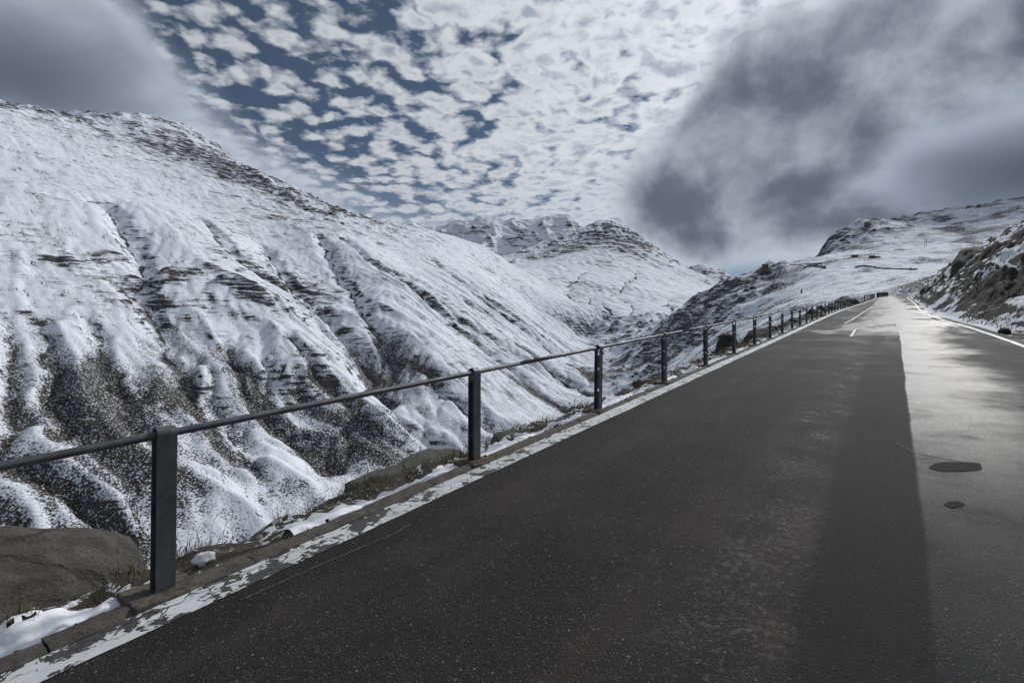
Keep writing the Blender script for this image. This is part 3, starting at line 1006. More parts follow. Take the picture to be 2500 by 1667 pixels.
def road_surf(a, L):
    a = np.asarray(a, float); L = np.asarray(L, float)
    l0 = left_L(a) + 0.245; r0 = right_R(a) + 0.42
    t = np.clip((l0 - L) / (l0 + r0), 0, 1)
    return road_z(a) + 0.020 * (1 - (2 * t - 1) ** 2) + 0.006 * fbm(a / 2.2, L / 1.1, 3, 7)


def strip(name, a_arr, l_in, l_out, lift, mat, n=4):
    t = np.linspace(0, 1, n)
    Lg = l_in[:, None] * (1 - t) + l_out[:, None] * t
    Ag = np.repeat(np.asarray(a_arr)[:, None], n, 1)
    x_, y_ = al2xy(Ag, Lg)
    z_ = road_surf(Ag, Lg) + lift
    return mesh_np(name, np.stack([x_, y_, z_], -1).reshape(-1, 3), grid_quads(len(a_arr), n), mat)


# road paint: flaking off in plates
m, nt, b = new_mat('road_paint')
pos = nt.node('ShaderNodeNewGeometry').outputs['Position']
x, y, z = nt.sep(pos)
ac = nt.m('ADD', nt.m('MULTIPLY', x, SU), nt.m('MULTIPLY', y, CU))
rc = nt.m('SUBTRACT', nt.m('MULTIPLY', x, CU), nt.m('MULTIPLY', y, SU))
al = nt.comb(ac, rc, 0.0)
wv = nt.v('ADD', al, nt.v('SCALE', nt.noisec(al, 9.0, 3.0), scale=0.10))
sv = nt.v('MULTIPLY', wv, (0.75, 1.6, 1.0))
crk = nt.vor(sv, 7.0, 'DISTANCE_TO_EDGE').outputs['Distance']
flake = nt.noise(wv, 5.0, 5.0, 0.62)
speck = nt.noise(al, 40.0, 3.0, 0.7)
wear = nt.ss(ac, 7.0, 0.0, 0.0, 0.09)
gone = nt.m('MAXIMUM', nt.ss(nt.m('ADD', flake, wear), 0.575, 0.60), nt.m('MULTIPLY', nt.ss(crk, 0.045, 0.018), nt.ss(nt.noise(al, 2.5, 2.0, 0.5), 0.40, 0.56)))
gone = nt.m('MAXIMUM', gone, nt.ss(speck, 0.66, 0.72))
pc = nt.mix(nt.ss(nt.noise(al, 3.0, 4.0, 0.6), 0.35, 0.75), (0.62, 0.64, 0.65), (0.44, 0.45, 0.45))
under = nt.mix(nt.ss(speck, 0.4, 0.6), (0.028, 0.027, 0.027), (0.075, 0.070, 0.066))
nt.l.new(nt.mix(gone, pc, under), b.inputs['Base Color'])
b.inputs['Roughness'].default_value = 0.6
nt.l.new(nt.bump(nt.m('SUBTRACT', nt.m('MULTIPLY', speck, 0.3), gone), 0.8, 0.004), b.inputs['Normal'])
M_PAINT = m

rng = np.random.default_rng(3)
jag = lambda a, s, amp: amp * fbm(a / 0.15, a * 0 + s, 3, int(s))
SF = np.concatenate([np.arange(-14, 30, 0.06), np.arange(30, 226, 0.5)])
o = strip('edge_line', SF, left_L(SF) + jag(SF, 3, 0.006), left_L(SF) + 0.24 + jag(SF, 5, 0.008), 0.004, M_PAINT)
tag(o, 'flaking white edge line along the left side of the road', 'road marking', kind='structure')
SG = SF[SF > 3]
o = strip('edge_line', SG, -right_R(SG) - 0.13 + jag(SG, 9, 0.004), -right_R(SG) + jag(SG, 7, 0.004), 0.004, M_PAINT)
tag(o, 'thin white edge line along the right side of the road', 'road marking', kind='structure')


def dash(a0, a1, L0, L1, w):
    s = np.linspace(a0, a1, 14)
    Lc = np.linspace(L0, L1, 14)
    o = strip('lane_line', s, Lc - w / 2, Lc + w / 2, 0.004, M_PAINT, 3)
    return tag(o, 'short worn white dash of the lane line far up the road', 'road marking', kind='structure')


for p0, p1 in [((2078, 822), (2088, 805)), ((2062, 790), (2082, 780)), ((2076, 783), (2134, 746)), ((2136, 743), (2141, 739))]:
    q = []
    for p in (p0, p1):
        yv = 833 - 80.5 - 0.0468 * (p[0] - 1250)
        Yd = CAM_Z * F_PX / (p[1] - yv)
        q.append(xy2al((p[0] - 1250) / F_PX * Yd, Yd))
    dash(q[0][0], q[1][0], q[0][1], q[1][1], 0.09)


# tar patches, cracks, specks on the road
def simple_mat(name, c, rough=0.8, c2=None, sc=30.0, bump=0.3, bd=0.01, spec=0.3, metal=0.0):
    m, nt, b = new_mat(name)
    pos = nt.node('ShaderNodeNewGeometry').outputs['Position']
    n1 = nt.noise(pos, sc, 5.0, 0.6)
    c2 = c2 or tuple(0.6 * q for q in c)
    nt.l.new(nt.mix(nt.ss(n1, 0.35, 0.65), c, c2), b.inputs['Base Color'])
    b.inputs['Roughness'].default_value = rough
    b.inputs['Specular IOR Level'].default_value = spec
    b.inputs['Metallic'].default_value = metal
    nt.l.new(nt.bump(n1, bump, bd), b.inputs['Normal'])
    return m


M_TAR = simple_mat('tar', (0.020, 0.020, 0.021), 0.9, (0.034, 0.034, 0.035), 60.0, 0.6, 0.01, 0.10)
M_CRACK = simple_mat('crack_filler', (0.16, 0.155, 0.15), 0.85, (0.07, 0.068, 0.066), 40.0)


def road_pt(px, py):
    yv = 833 - 80.5 - 0.0468 * (px - 1250)
    Yd = CAM_Z * F_PX / (py - yv)
    return xy2al((px - 1250) / F_PX * Yd, Yd)


def blob_patch(name, px, py, wpx, hpx, seed, label):
    ac_, lc_ = road_pt(px, py)
    a0, l0 = road_pt(px, py - hpx / 2); a1, l1 = road_pt(px, py + hpx / 2)
    a2, l2 = road_pt(px - wpx / 2, py); a3, l3 = road_pt(px + wpx / 2, py)
    n = 40
    vs = [(*al2xy(ac_, lc_), float(road_surf(ac_, lc_)) + 0.004)]
    for i in range(n):
        t = 2 * math.pi * i / n
        r = 1 + 0.16 * perlin(np.array([math.cos(t) * 1.4 + seed]), np.array([math.sin(t) * 1.4]), seed)[0]
        a = ac_ + (math.cos(t) * (a0 - a1) / 2 + math.sin(t) * (a3 - a2) / 2) * r
        L = lc_ + (math.cos(t) * (l0 - l1) / 2 + math.sin(t) * (l3 - l2) / 2) * r
        x_, y_ = al2xy(a, L)
        vs.append((x_, y_, float(road_surf(a, L)) + 0.004))
    bm = bmesh.new()
    bv = [bm.verts.new(v) for v in vs]
    for i in range(n):
        bm.faces.new((bv[0], bv[1 + (i + 1) % n], bv[1 + i]))
    bmesh.ops.recalc_face_normals(bm, faces=bm.faces)
    if sum(f.normal.z for f in bm.faces) < 0:
        bmesh.ops.reverse_faces(bm, faces=bm.faces)
    o = bm_obj(name, bm, M_TAR)
    return tag(o, label, 'tar patch', kind='structure')


blob_patch('tar_patch', 2336, 1145, 132, 26, 1, 'large dark oval tar patch in the right lane')
blob_patch('tar_patch', 2330, 1238, 46, 16, 3, 'small dark tar spot in the right lane, nearer than the oval patch')


def crack(pts, w, label):
    P_ = [road_pt(*p) for p in pts]
    aL = np.array(P_)
    t = np.linspace(0, len(P_) - 1, 80)
    a = np.interp(t, np.arange(len(P_)), aL[:, 0]) + 0.012 * fbm(t * 4, t * 0, 3, 4)
    L = np.interp(t, np.arange(len(P_)), aL[:, 1]) + 0.012 * fbm(t * 4, t * 0 + 5, 3, 6)
    da, dl = np.gradient(a), np.gradient(L)
    ln = np.hypot(da, dl)
    ww = w * (0.55 + 0.6 * np.abs(perlin(t * 6, t * 0, 9)))
    vs = []
    for s in (-1, 1):
        x_, y_ = al2xy(a - s * dl / ln * ww / 2, L + s * da / ln * ww / 2)
        vs.append(np.stack([x_, y_, road_surf(a, L) + 0.004], -1))
    v = np.stack(vs, 1).reshape(-1, 3)
    o = mesh_np('road_crack', v, grid_quads(80, 2), M_CRACK)
    tag(o, label, 'crack', kind='structure')


crack([(600, 1462), (700, 1415), (800, 1372), (900, 1330), (960, 1305), (1002, 1280)], 0.012, 'thin pale crack curving across the left lane')
crack([(2190, 1085), (2230, 1110), (2290, 1122), (2345, 1132)], 0.02, 'pale crack running from the seam to the oval tar patch')

# ------------------------------------------------------------------ kerb stones
m, nt, b = new_mat('kerb_stone')
pos = nt.node('ShaderNodeNewGeometry').outputs['Position']
oi = nt.node('ShaderNodeObjectInfo').outputs['Random']
n1 = nt.noise(pos, 9.0, 6.0, 0.65)
n2 = nt.noise(pos, 70.0, 3.0, 0.6)
kc = nt.mix(nt.ss(n1, 0.3, 0.7), (0.048, 0.041, 0.034), (0.110, 0.096, 0.080))
kc = nt.mix(nt.ss(n2, 0.5, 0.75), kc, (0.05, 0.046, 0.042))
kc = nt.mix(nt.m('MULTIPLY', oi, 0.35), kc, (0.06, 0.055, 0.052))
nt.l.new(kc, b.inputs['Base Color'])
b.inputs['Roughness'].default_value = 0.9
nt.l.new(nt.bump(nt.m('ADD', n1, nt.m('MULTIPLY', n2, 0.35)), 0.8, 0.02), b.inputs['Normal'])
M_KERB = m

KW = 0.17
kerb = empty('kerb', (*al2xy(-3.0, 3.45), float(road_z(-3.0))))
tag(kerb, 'row of weathered kerb stones between edge line and verge', 'kerb', kind='structure')
bpy.context.view_layer.update()
rnd = random.Random(4)
a = -3.2
ki = 0
while a < 62:
    ln = rnd.uniform(0.62, 1.05) if a < 30 else 1.6
    mid = a + ln / 2
    bm = bmesh.new()
    nu = max(4, int(ln / 0.09)); nw = 4
    rows = []
    L0 = float(left_L(mid)) + 0.246
    tilt = rnd.uniform(-0.006, 0.006); lift = rnd.uniform(0.006, 0.022); wd = KW * rnd.uniform(0.82, 1.08)
    for i in range(nu + 1):
        row = []
        aa_ = a + 0.006 + (ln - 0.012) * i / nu
        for j in range(nw + 1):
            t = j / nw
            e = 0.012 if (i in (0, nu) or j in (0, nw)) else 0.0
            Lq = L0 + wd * t + 0.006 * rnd.uniform(-1, 1)
            zz = float(road_z(aa_)) + lift + tilt * (i / nu - .5) - e * 0.9 + rnd.uniform(-0.004, 0.004) + (0.012 if 0 < j < nw else 0)
            x_, y_ = al2xy(aa_ + rnd.uniform(-.004, .004), Lq)
            row.append(bm.verts.new((x_ - kerb.location.x, y_ - kerb.location.y, zz - kerb.location.z)))
        rows.append(row)
    for i in range(nu):
        for j in range(nw):
            bm.faces.new((rows[i][j], rows[i + 1][j], rows[i + 1][j + 1], rows[i][j + 1]))
    # sides down into the ground
    ring = [rows[i][0] for i in range(nu + 1)] + [rows[nu][j] for j in range(1, nw + 1)] + [rows[i][nw] for i in range(nu - 1, -1, -1)] + [rows[0][j] for j in range(nw - 1, 0, -1)]
    low = [bm.verts.new((v.co.x, v.co.y, v.co.z - 0.14)) for v in ring]
    for i in range(len(ring)):
        k2 = (i + 1) % len(ring)
        bm.faces.new((ring[i], low[i], low[k2], ring[k2]))
    bmesh.ops.recalc_face_normals(bm, faces=bm.faces)
    bm_obj('kerb_stone', bm, M_KERB, kerb, smooth=False)
    a += ln
    ki += 1

# ------------------------------------------------------------------ verge on the left
OV = np.concatenate([np.arange(0, 1.6, 0.05), np.arange(1.6, 4, 0.2), np.arange(4, 12, 0.8), np.arange(12, 75, 4.0)])
SV = np.concatenate([np.arange(-8, 26, 0.08), np.arange(26, 70, 0.3), np.arange(70, 226, 1.2)])


def kerb_out(a):
    return left_L(a) + 0.246 + 0.15


def verge_prof(a, o):
    brk = 0.40 + 0.26 * fbm(a / 3.5, a * 0 + 1.7, 3, 13) + 0.25 * sstep(a, 10, 16)
    brk = np.maximum(brk, 0.22)
    down = np.maximum(o - brk, 0)
    z = -0.03 - 0.05 * o - np.where(down < 1.5, 0.55 * down ** 1.3, 0.55 * 1.5 ** 1.3 + 0.72 * (down - 1.5))
    amp = np.clip(o * 0.25, 0.0, 0.09)
    z = z + amp * fbm(a / 0.45, o / 0.45, 4, 15) * 1.0 + np.clip(o - 1, 0, 1) * 0.25 * fbm(a / 3.0, o / 3.0, 3, 16) * np.clip(1.5 - o / 60, 0.3, 1)
    # the ground falls away a little more gently where it meets the hillside ahead
    return z


def verge_z(a, o):
    a = np.asarray(a, float); o = np.asarray(o, float)
    return road_z(a) + verge_prof(a, o)


va, vo = np.meshgrid(SV, OV, indexing='ij')
vx, vy = al2xy(va, kerb_out(va) + vo)
vz = verge_z(va, vo)
m, nt, b = new_mat('verge_soil')
pos = nt.node('ShaderNodeNewGeometry').outputs['Position']
off = nt.attr('off')
n1 = nt.noise(pos, 1.6, 6.0, 0.62)
n2 = nt.noise(pos, 11.0, 5.0, 0.65)
n3 = nt.noise(pos, 60.0, 3.0, 0.6)
c = nt.mix(nt.ss(n2, 0.35, 0.65), (0.030, 0.024, 0.017), (0.070, 0.055, 0.036))
c = nt.mix(nt.ss(n1, 0.46, 0.64, 0.0, 0.7), c, (0.042, 0.042, 0.020))
c = nt.mix(nt.ss(n3, 0.55, 0.75), c, (0.10, 0.09, 0.075))
sn = nt.m('ADD', nt.m('MULTIPLY', n1, 0.8), nt.m('MULTIPLY', n2, 0.75))
sn = nt.m('ADD', sn, nt.ss(off, 1.0, 8.0, -0.02, 0.14))
sm = nt.ss(sn, 0.80, 0.86)
c = nt.mix(sm, c, (0.80, 0.83, 0.87))
nt.l.new(c, b.inputs['Base Color'])
b.inputs['Roughness'].default_value = 0.92
nt.l.new(nt.bump(nt.m('ADD', n2, nt.m('ADD', nt.m('MULTIPLY', n3, 0.4), nt.m('MULTIPLY', sm, 0.6))), 0.8, 0.05), b.inputs['Normal'])
M_VERGE = m
o = mesh_np('verge', np.stack([vx, vy, vz], -1).reshape(-1, 3), grid_quads(*va.shape), M_VERGE, attrs={'off': vo.ravel()})
tag(o, 'earthy verge and slope dropping away left of the road', 'verge', kind='structure')

# snow left lying along the kerb
M_SNOW = simple_mat('snow', (0.86, 0.88, 0.91), 0.75, (0.78, 0.81, 0.86), 8.0, 0.5, 0.02, 0.3)
sa = np.concatenate([np.arange(-3, 30, 0.03), np.arange(30, 62, 0.12)]); so = np.arange(-0.05, 0.62, 0.025)
saa, soo = np.meshgrid(sa, so, indexing='ij')
pres = fbm(saa / 1.5, soo * 0 + 2.0, 3, 24) + 0.55
cen = 0.13 + 0.07 * fbm(saa / 0.8, soo * 0 + 5, 3, 25)
wid = 0.055 + 0.12 * np.clip(pres, 0, 0.8) + 0.04 * fbm(saa / 0.25, soo * 0 + 8, 2, 26)
# wider drift in the foreground left of the first post
fg = np.exp(-((saa - 0.35) / 0.50) ** 2)
wid = wid + 0.14 * fg; cen = cen + 0.12 * fg
pres = pres + fg * 0.9 - 1.9 * np.exp(-((saa - 1.40) / 0.42) ** 2)
tk = (1 - ((soo - cen) / np.maximum(wid, 0.01)) ** 2)
tk = np.where(pres > 0.05, tk, -1) + 0.7 * fbm(saa / 0.09, soo / 0.07, 3, 27) - 0.1
th_ = 0.05 * np.sqrt(np.clip(tk, 0, 1)) * (0.7 + 0.5 * fbm(saa / 0.2, soo / 0.2, 2, 28))
sx, sy = al2xy(saa, kerb_out(saa) + soo)
sz = np.maximum(verge_z(saa, np.maximum(soo, 0)), np.where(soo < 0.02, road_z(saa) + 0.012, -99)) + th_ - 0.004
qd = grid_quads(*saa.shape)
keep = (tk.ravel()[qd] > 0).sum(1) >= 3
v_, q_, _ = compact(np.stack([sx, sy, sz], -1).reshape(-1, 3), qd[keep], {})
o = mesh_np('roadside_snow', v_, q_, M_SNOW)
tag(o, 'broken strip of old snow along the kerb stones', 'snow', kind='stuff')


# ------------------------------------------------------------------ stone
def stone_mat(name, c1, c2, c3, lichen=0.0, scale=1.0):
    m, nt, b = new_mat(name)
    tcn = nt.node('ShaderNodeTexCoord')
    pos = tcn.outputs['Object']
    n1 = nt.noise(pos, 2.2 * scale, 6.0, 0.65, 0.4)
    n2 = nt.noise(pos, 38.0 * scale, 5.0, 0.72)
    n3 = nt.vor(nt.v('ADD', pos, nt.v('SCALE', nt.noisec(pos, 3.0, 3.0), scale=0.35)), 0.55 * scale, 'DISTANCE_TO_EDGE').outputs['Distance']
    c = nt.mix(nt.ss(n1, 0.3, 0.7), c1, c2)
    c = nt.mix(nt.ss(n2, 0.45, 0.7), c, c3)
    if lichen:
        c = nt.mix(nt.m('MULTIPLY', nt.ss(nt.noise(pos, 5.0, 5.0, 0.7), 0.5, 0.65), lichen), c, (0.060, 0.068, 0.030))
    crk_ = nt.m('MULTIPLY', nt.ss(n3, 0.022, 0.004), nt.ss(n1, 0.36, 0.48))
    c = nt.mix(nt.m('MULTIPLY', crk_, 0.6), c, (0.02, 0.018, 0.016))
    nt.l.new(c, b.inputs['Base Color'])
    b.inputs['Roughness'].default_value = 0.85
    b.inputs['Specular IOR Level'].default_value = 0.3
    hh = nt.m('ADD', nt.m('MULTIPLY', n1, 1.4), nt.m('MULTIPLY', n2, 0.35))
    hh = nt.m('SUBTRACT', hh, nt.m('MULTIPLY', crk_, 0.5))
    nt.l.new(nt.bump(hh, 0.9, 0.05 / scale), b.inputs['Normal'])
    return m


M_GRAN = stone_mat('granite', (0.052, 0.049, 0.046), (0.115, 0.108, 0.098), (0.022, 0.021, 0.020), 0.10, 1.9)
M_SLATE = stone_mat('mossy_slab', (0.075, 0.078, 0.070), (0.12, 0.12, 0.105), (0.045, 0.047, 0.040), 0.5, 1.6)
M_DROCK = stone_mat('dark_rock', (0.028, 0.026, 0.026), (0.048, 0.045, 0.042), (0.020, 0.019, 0.019), 0.1, 0.6)


def boulder(a, L, ztop, dims, rot, seed, mat, label, cuts=9, sub=4, amp=0.12, tilt=(0, 0), grp=None, boxy=0.0, longx=1.0):
    rr = random.Random(seed)
    bm = bmesh.new()
    bmesh.ops.create_icosphere(bm, subdivisions=sub, radius=1.0)
    co = np.array([v.co[:] for v in bm.verts])
    if boxy:
        e = np.max(np.abs(co), axis=1, keepdims=True)
        co = co * (1 - boxy) + (co / e) * boxy * 0.82
    if longx != 1.0:
        co[:, 0] = np.sign(co[:, 0]) * np.abs(co[:, 0]) ** longx
    for _ in range(cuts):
        n = np.array([rr.gauss(0, 1), rr.gauss(0, 1), rr.gauss(0, 0.8)]); n /= np.linalg.norm(n)
        d = rr.uniform(0.62, 0.88)
        s = co @ n - d
        co = co - np.where(s > 0, s * 0.92, 0)[:, None] * n
    out = []
    for p in co:
        q = Vector(p) * 1.6 + Vector((seed * 3.1, 0, 0))
        nz = mnoise.fractal(q, 1.0, 2.0, 5) * amp + 0.35 * amp * mnoise.fractal(q * 5, 0.9, 2.0, 3)
        out.append(Vector(p) * (1 + nz))
    for v, p in zip(bm.verts, out):
        v.co = Vector((p.x * dims[0] / 2, p.y * dims[1] / 2, p.z * dims[2] / 2))
    zmax = max(v.co.z for v in bm.verts)
    x_, y_ = al2xy(a, L)
    o = bm_obj('boulder', bm, mat, None, smooth=True)
    o.location = (x_, y_, ztop - zmax)
    o.rotation_euler = (tilt[0], tilt[1], math.pi / 2 - TH + rot)
    return tag(o, label, 'boulder', grp)


boulder(-0.9, 4.78, 0.60, (5.7, 2.1, 3.4), 0.0, 12, M_GRAN, 'huge rounded grey boulder with cracks at the lower left, behind the nearest post', 1, 6, 0.07, boxy=0.12, longx=0.5)
boulder(4.15, 4.32, 0.27, (2.3, 1.05, 0.85), 0.06, 7, M_SLATE, 'long flat mossy rock slab beside the second railing post', 7, 5, 0.10, (0.10, -0.05), boxy=0.5)
boulder(5.95, 4.35, 0.33, (0.85, 0.6, 0.75), 0.3, 5, M_SLATE, 'small mossy boulder just past the second railing post', 8, 4, 0.12)
ORD = ['first', 'second', 'third', 'fourth', 'fifth', 'sixth', 'seventh', 'eighth', 'ninth', 'tenth', 'eleventh', 'twelfth', 'last']
a, z = on_lat(1772, 814, 5.0)
boulder(a, 5.0, z, (1.1, 1.0, 1.5), 0.2, 21, M_DROCK, 'dark pointed rock below the rail between fifth and sixth posts', 10, 4, 0.14)
outline = [(1845, 814), (1866, 803), (1888, 800), (1908, 792), (1926, 787), (1942, 778), (1960, 774), (1978, 769), (1996, 757), (2012, 748), (2030, 741), (2050, 734), (2072, 729)]
for i, (px, py) in enumerate(outline):
    rr = random.Random(60 + i)
    Lk = 4.35 + rr.uniform(0, 0.5)
    a, z = on_lat(px, py, Lk)
    sz = 1.0 + 0.045 * a
    boulder(a, Lk, z + 0.04 * sz, (sz * rr.uniform(0.8, 1.3), sz * rr.uniform(0.7, 1.0), sz * rr.uniform(0.9, 1.3)), rr.uniform(-.6, .6), 60 + i, M_DROCK,
            ORD[i] + ' dark rock of the row behind the railing, counted up the road', 10, 3, 0.15, grp='rocks along the railing')
a, z = on_lat(2068, 724, 5.2)
boulder(a, 5.6, z, (9.5, 3.2, 3.0), 0.1, 31, M_DROCK, 'long dark mound of rock rising behind the far railing', 6, 4, 0.12)

# lump of snow by the first post
x_, y_ = al2xy(1.56, 3.68)
bm = bmesh.new()
bmesh.ops.create_icosphere(bm, subdivisions=3, radius=1.0)
for v in bm.verts:
    k = 1 + 0.5 * mnoise.fractal(v.co * 1.7 + Vector((3, 1, 7)), 0.8, 2.0, 5)
    v.co = Vector((v.co.x * 0.070 * k, v.co.y * 0.045 * k, v.co.z * 0.040 * k))
o = bm_obj('snow_lump', bm, M_SNOW, None, True)
o.location = (x_, y_, float(verge_z(1.56, 3.68 - kerb_out(1.56))) + 0.03)
o.rotation_euler = (0, 0, 0.9)
tag(o, 'single lump of snow on the verge right of the nearest post', 'snow lump')

# ------------------------------------------------------------------ railing
m, nt, b = new_mat('galvanised_steel')
pos = nt.node('ShaderNodeNewGeometry').outputs['Position']
n1 = nt.noise(pos, 7.0, 6.0, 0.65)
n2 = nt.noise(nt.v('MULTIPLY', pos, (1, 1, 0.25)), 45.0, 4.0, 0.6)
c = nt.mix(nt.ss(n1, 0.3, 0.7), (0.060, 0.065, 0.070), (0.115, 0.122, 0.130))
c = nt.mix(nt.ss(n2, 0.5, 0.75, 0.0, 0.5), c, (0.06, 0.066, 0.072))
c = nt.mix(nt.ss(nt.noise(pos, 17.0, 4.0, 0.7), 0.68, 0.76, 0.0, 0.5), c, (0.12, 0.07, 0.045))
nt.l.new(c, b.inputs['Base Color'])
b.inputs['Metallic'].default_value = 0.35
nt.l.new(nt.ss(n1, 0.3, 0.7, 0.62, 0.45), b.inputs['Roughness'])
nt.l.new(nt.bump(nt.m('ADD', n1, nt.m('MULTIPLY', n2, 0.3)), 0.25, 0.01), b.inputs['Normal'])
M_STEEL = m
M_RUST = simple_mat('rusty_plate', (0.115, 0.062, 0.034), 0.85, (0.060, 0.048, 0.038), 9.0, 0.6, 0.01)
M_PAD = simple_mat('concrete_pad', (0.125, 0.108, 0.088), 0.92, (0.072, 0.060, 0.048), 26.0, 0.7, 0.012)

PH, PWD, PDP, PT = 0.965, 0.105, 0.088, 0.008     # height, width along road, depth, plate


def post_plate_mesh():
    # steel strip bent over the top like a hairpin; x along the road, y across, z up
    path = [(-PDP / 2, -0.06), (-PDP / 2, 0.3), (-PDP / 2, PH - PDP / 2)]
    for i in range(1, 12):
        t = math.pi - math.pi * i / 12
        path.append((math.cos(t) * PDP / 2, PH - PDP / 2 + math.sin(t) * PDP / 2))
    path += [(PDP / 2, PH - PDP / 2), (PDP / 2, 0.3), (PDP / 2, -0.06)]
    n = len(path)
    bm = bmesh.new()
    rings = []
    for i, (y, z) in enumerate(path):
        y0, z0 = path[max(i - 1, 0)]; y1, z1 = path[min(i + 1, n - 1)]
        ty, tz = y1 - y0, z1 - z0; ll_ = math.hypot(ty, tz)
        ny, nz = tz / ll_, -ty / ll_                # inward
        ch = 0.0015
        ring = [(-PWD / 2 + ch, 0), (PWD / 2 - ch, 0), (PWD / 2, ch), (PWD / 2, PT), (-PWD / 2, PT), (-PWD / 2, ch)]
        rings.append([bm.verts.new((xx, y + ny * dd, z + nz * dd)) for xx, dd in ring])
    for i in range(n - 1):
        for j in range(6):
            k2 = (j + 1) % 6
            bm.faces.new((rings[i][j], rings[i][k2], rings[i + 1][k2], rings[i + 1][j]))
    bm.faces.new(rings[0]); bm.faces.new(rings[-1])
    bmesh.ops.recalc_face_normals(bm, faces=bm.faces)
    me = bpy.data.meshes.new('post'); bm.to_mesh(me); bm.free(); me.materials.append(M_STEEL)
    return me


def post_web_mesh():
    # upright web in the middle with two round holes
    w = PDP / 2 - PT; zt = PH - 0.155; holes = [0.285, 0.60]; r = 0.020; s = 0.032
    bm = bmesh.new()
    for side, xo in ((0, -0.003), (1, 0.003)):
        def V(y, z):
            return bm.verts.new((xo, y, z))
        zs = [-0.05]
        for h in holes:
            zs += [h - s, h + s]
        zs.append(zt)
        for i in range(0, len(zs), 2):
            bm.faces.new((V(-w, zs[i]), V(w, zs[i]), V(w, zs[i + 1]), V(-w, zs[i + 1])))
        for h in holes:
            N = 24
            outer = []; inner = []
            for k in range(N):
                t = 2 * math.pi * k / N + math.pi / 4
                cx_, sx_ = math.cos(t), math.sin(t)
                q = max(abs(cx_), abs(sx_))
                outer.append(V(cx_ / q * w, h + sx_ / q * s)); inner.append(V(cx_ * r, h + sx_ * r))
            for k in range(N):
                k2 = (k + 1) % N
                bm.faces.new((outer[k], outer[k2], inner[k2], inner[k]))
    bmesh.ops.remove_doubles(bm, verts=bm.verts, dist=1e-5)
    me = bpy.data.meshes.new('web_plate'); bm.to_mesh(me); bm.free(); me.materials.append(M_STEEL)
    return me


ME_POST, ME_WEB = post_plate_mesh(), post_web_mesh()
bm = bmesh.new(); add_box(bm, (0, 0, 0), (0.36, 0.30, 0.10), 0, 0.012)
ME_PAD = bpy.data.meshes.new('base_pad'); bm.to_mesh(ME_PAD); bm.free(); ME_PAD.materials.append(M_PAD)
bm = bmesh.new(); add_box(bm, (0, 0, 0), (0.21, 0.20, 0.010), 0, 0.003)
ME_PLATE = bpy.data.meshes.new('base_plate'); bm.to_mesh(ME_PLATE); bm.free(); ME_PLATE.materials.append(M_RUST)


def post_L(a):
    return left_L(a) + 0.36 + PDP / 2 - 0.02


def heading(f, a):
    d = 0.5
    x0, y0 = al2xy(a - d, float(f(a - d))); x1, y1 = al2xy(a + d, float(f(a + d)))
    return math.atan2(y1 - y0, x1 - x0)


def link(name, me, parent, loc=(0, 0, 0), rot=(0, 0, 0)):
    o = bpy.data.objects.new(name, me)
    COL.objects.link(o)
    o.parent = parent
    o.location = loc; o.rotation_euler = rot
    return o


def tube(pts, r, n=12, caps=True):
    bm = bmesh.new()
    rings = []
    for i, p in enumerate(pts):
        p0 = Vector(pts[max(i - 1, 0)]); p1 = Vector(pts[min(i + 1, len(pts) - 1)])
        t = (p1 - p0).normalized()
        s = t.cross(Vector((0, 0, 1))).normalized(); u = s.cross(t)
        rings.append([bm.verts.new(Vector(p) + (s * math.cos(2 * math.pi * k / n) + u * math.sin(2 * math.pi * k / n)) * r) for k in range(n)])
    for i in range(len(rings) - 1):
        for k in range(n):
            k2 = (k + 1) % n
            bm.faces.new((rings[i][k], rings[i][k2], rings[i + 1][k2], rings[i + 1][k]))
    if caps:
        bm.faces.new(rings[0]); bm.faces.new(rings[-1])
    bmesh.ops.recalc_face_normals(bm, faces=bm.faces)
    return bm


A0, SP = 1.245, 2.87
RAIL_H = PH - 0.048
rail_root = empty('railing', (*al2xy(A0, float(post_L(A0))), float(road_z(A0))))
tag(rail_root, 'long grey steel pipe railing along the left road edge', 'railing')
RL = Vector(rail_root.location)
A_END = 96.0
k = -1
while A0 + SP * k < A_END:
    a = A0 + SP * k
    Lp = float(post_L(a)); x_, y_ = al2xy(a, Lp); z_ = float(road_z(a)) + 0.03
    hd = heading(post_L, a)
    rr = random.Random(k)
    p = link('post', ME_POST, rail_root, (x_ - RL.x, y_ - RL.y, z_ - RL.z), (rr.uniform(-.008, .008), rr.uniform(-.006, .014), hd))
    link('web_plate', ME_WEB, p)
    if k < 16:
        q = link('base_pad', ME_PAD, p, (rr.uniform(-.04, .04), 0.03 - PDP / 4, -0.052))
    if k in (1, 2):
        link('base_plate', ME_PLATE, p, (-0.03, 0.0, 0.003), (0, 0, rr.uniform(-.06, .06)))
    k += 1
seam = A0 + SP * 1.285
a_s = seam - 12.0
while a_s < A_END:
    a_e = min(a_s + 6.0, A_END + 0.3)
    if a_e > -3.0:
        s0 = max(a_s, -4.0)
        ss_ = np.linspace(s0 + 0.002, a_e - 0.002, max(2, int((a_e - s0) / 1.0) + 1))
        pts = [Vector((*al2xy(q, float(post_L(q))), float(road_z(q)) + 0.03 + RAIL_H - 0.0)) - RL for q in ss_]
        r_ = bm_obj('rail', tube(pts, 0.0235, 14), M_STEEL, rail_root, True)
        q = a_e
        if q < 30:
            pj = [Vector((*al2xy(q + dd, float(post_L(q))), float(road_z(q + dd)) + 0.03 + RAIL_H)) - RL for dd in (-0.035, 0.035)]
            bm_obj('rail_sleeve', tube(pj, 0.0195, 14), M_RUST, r_, True)
    a_s += 6.0

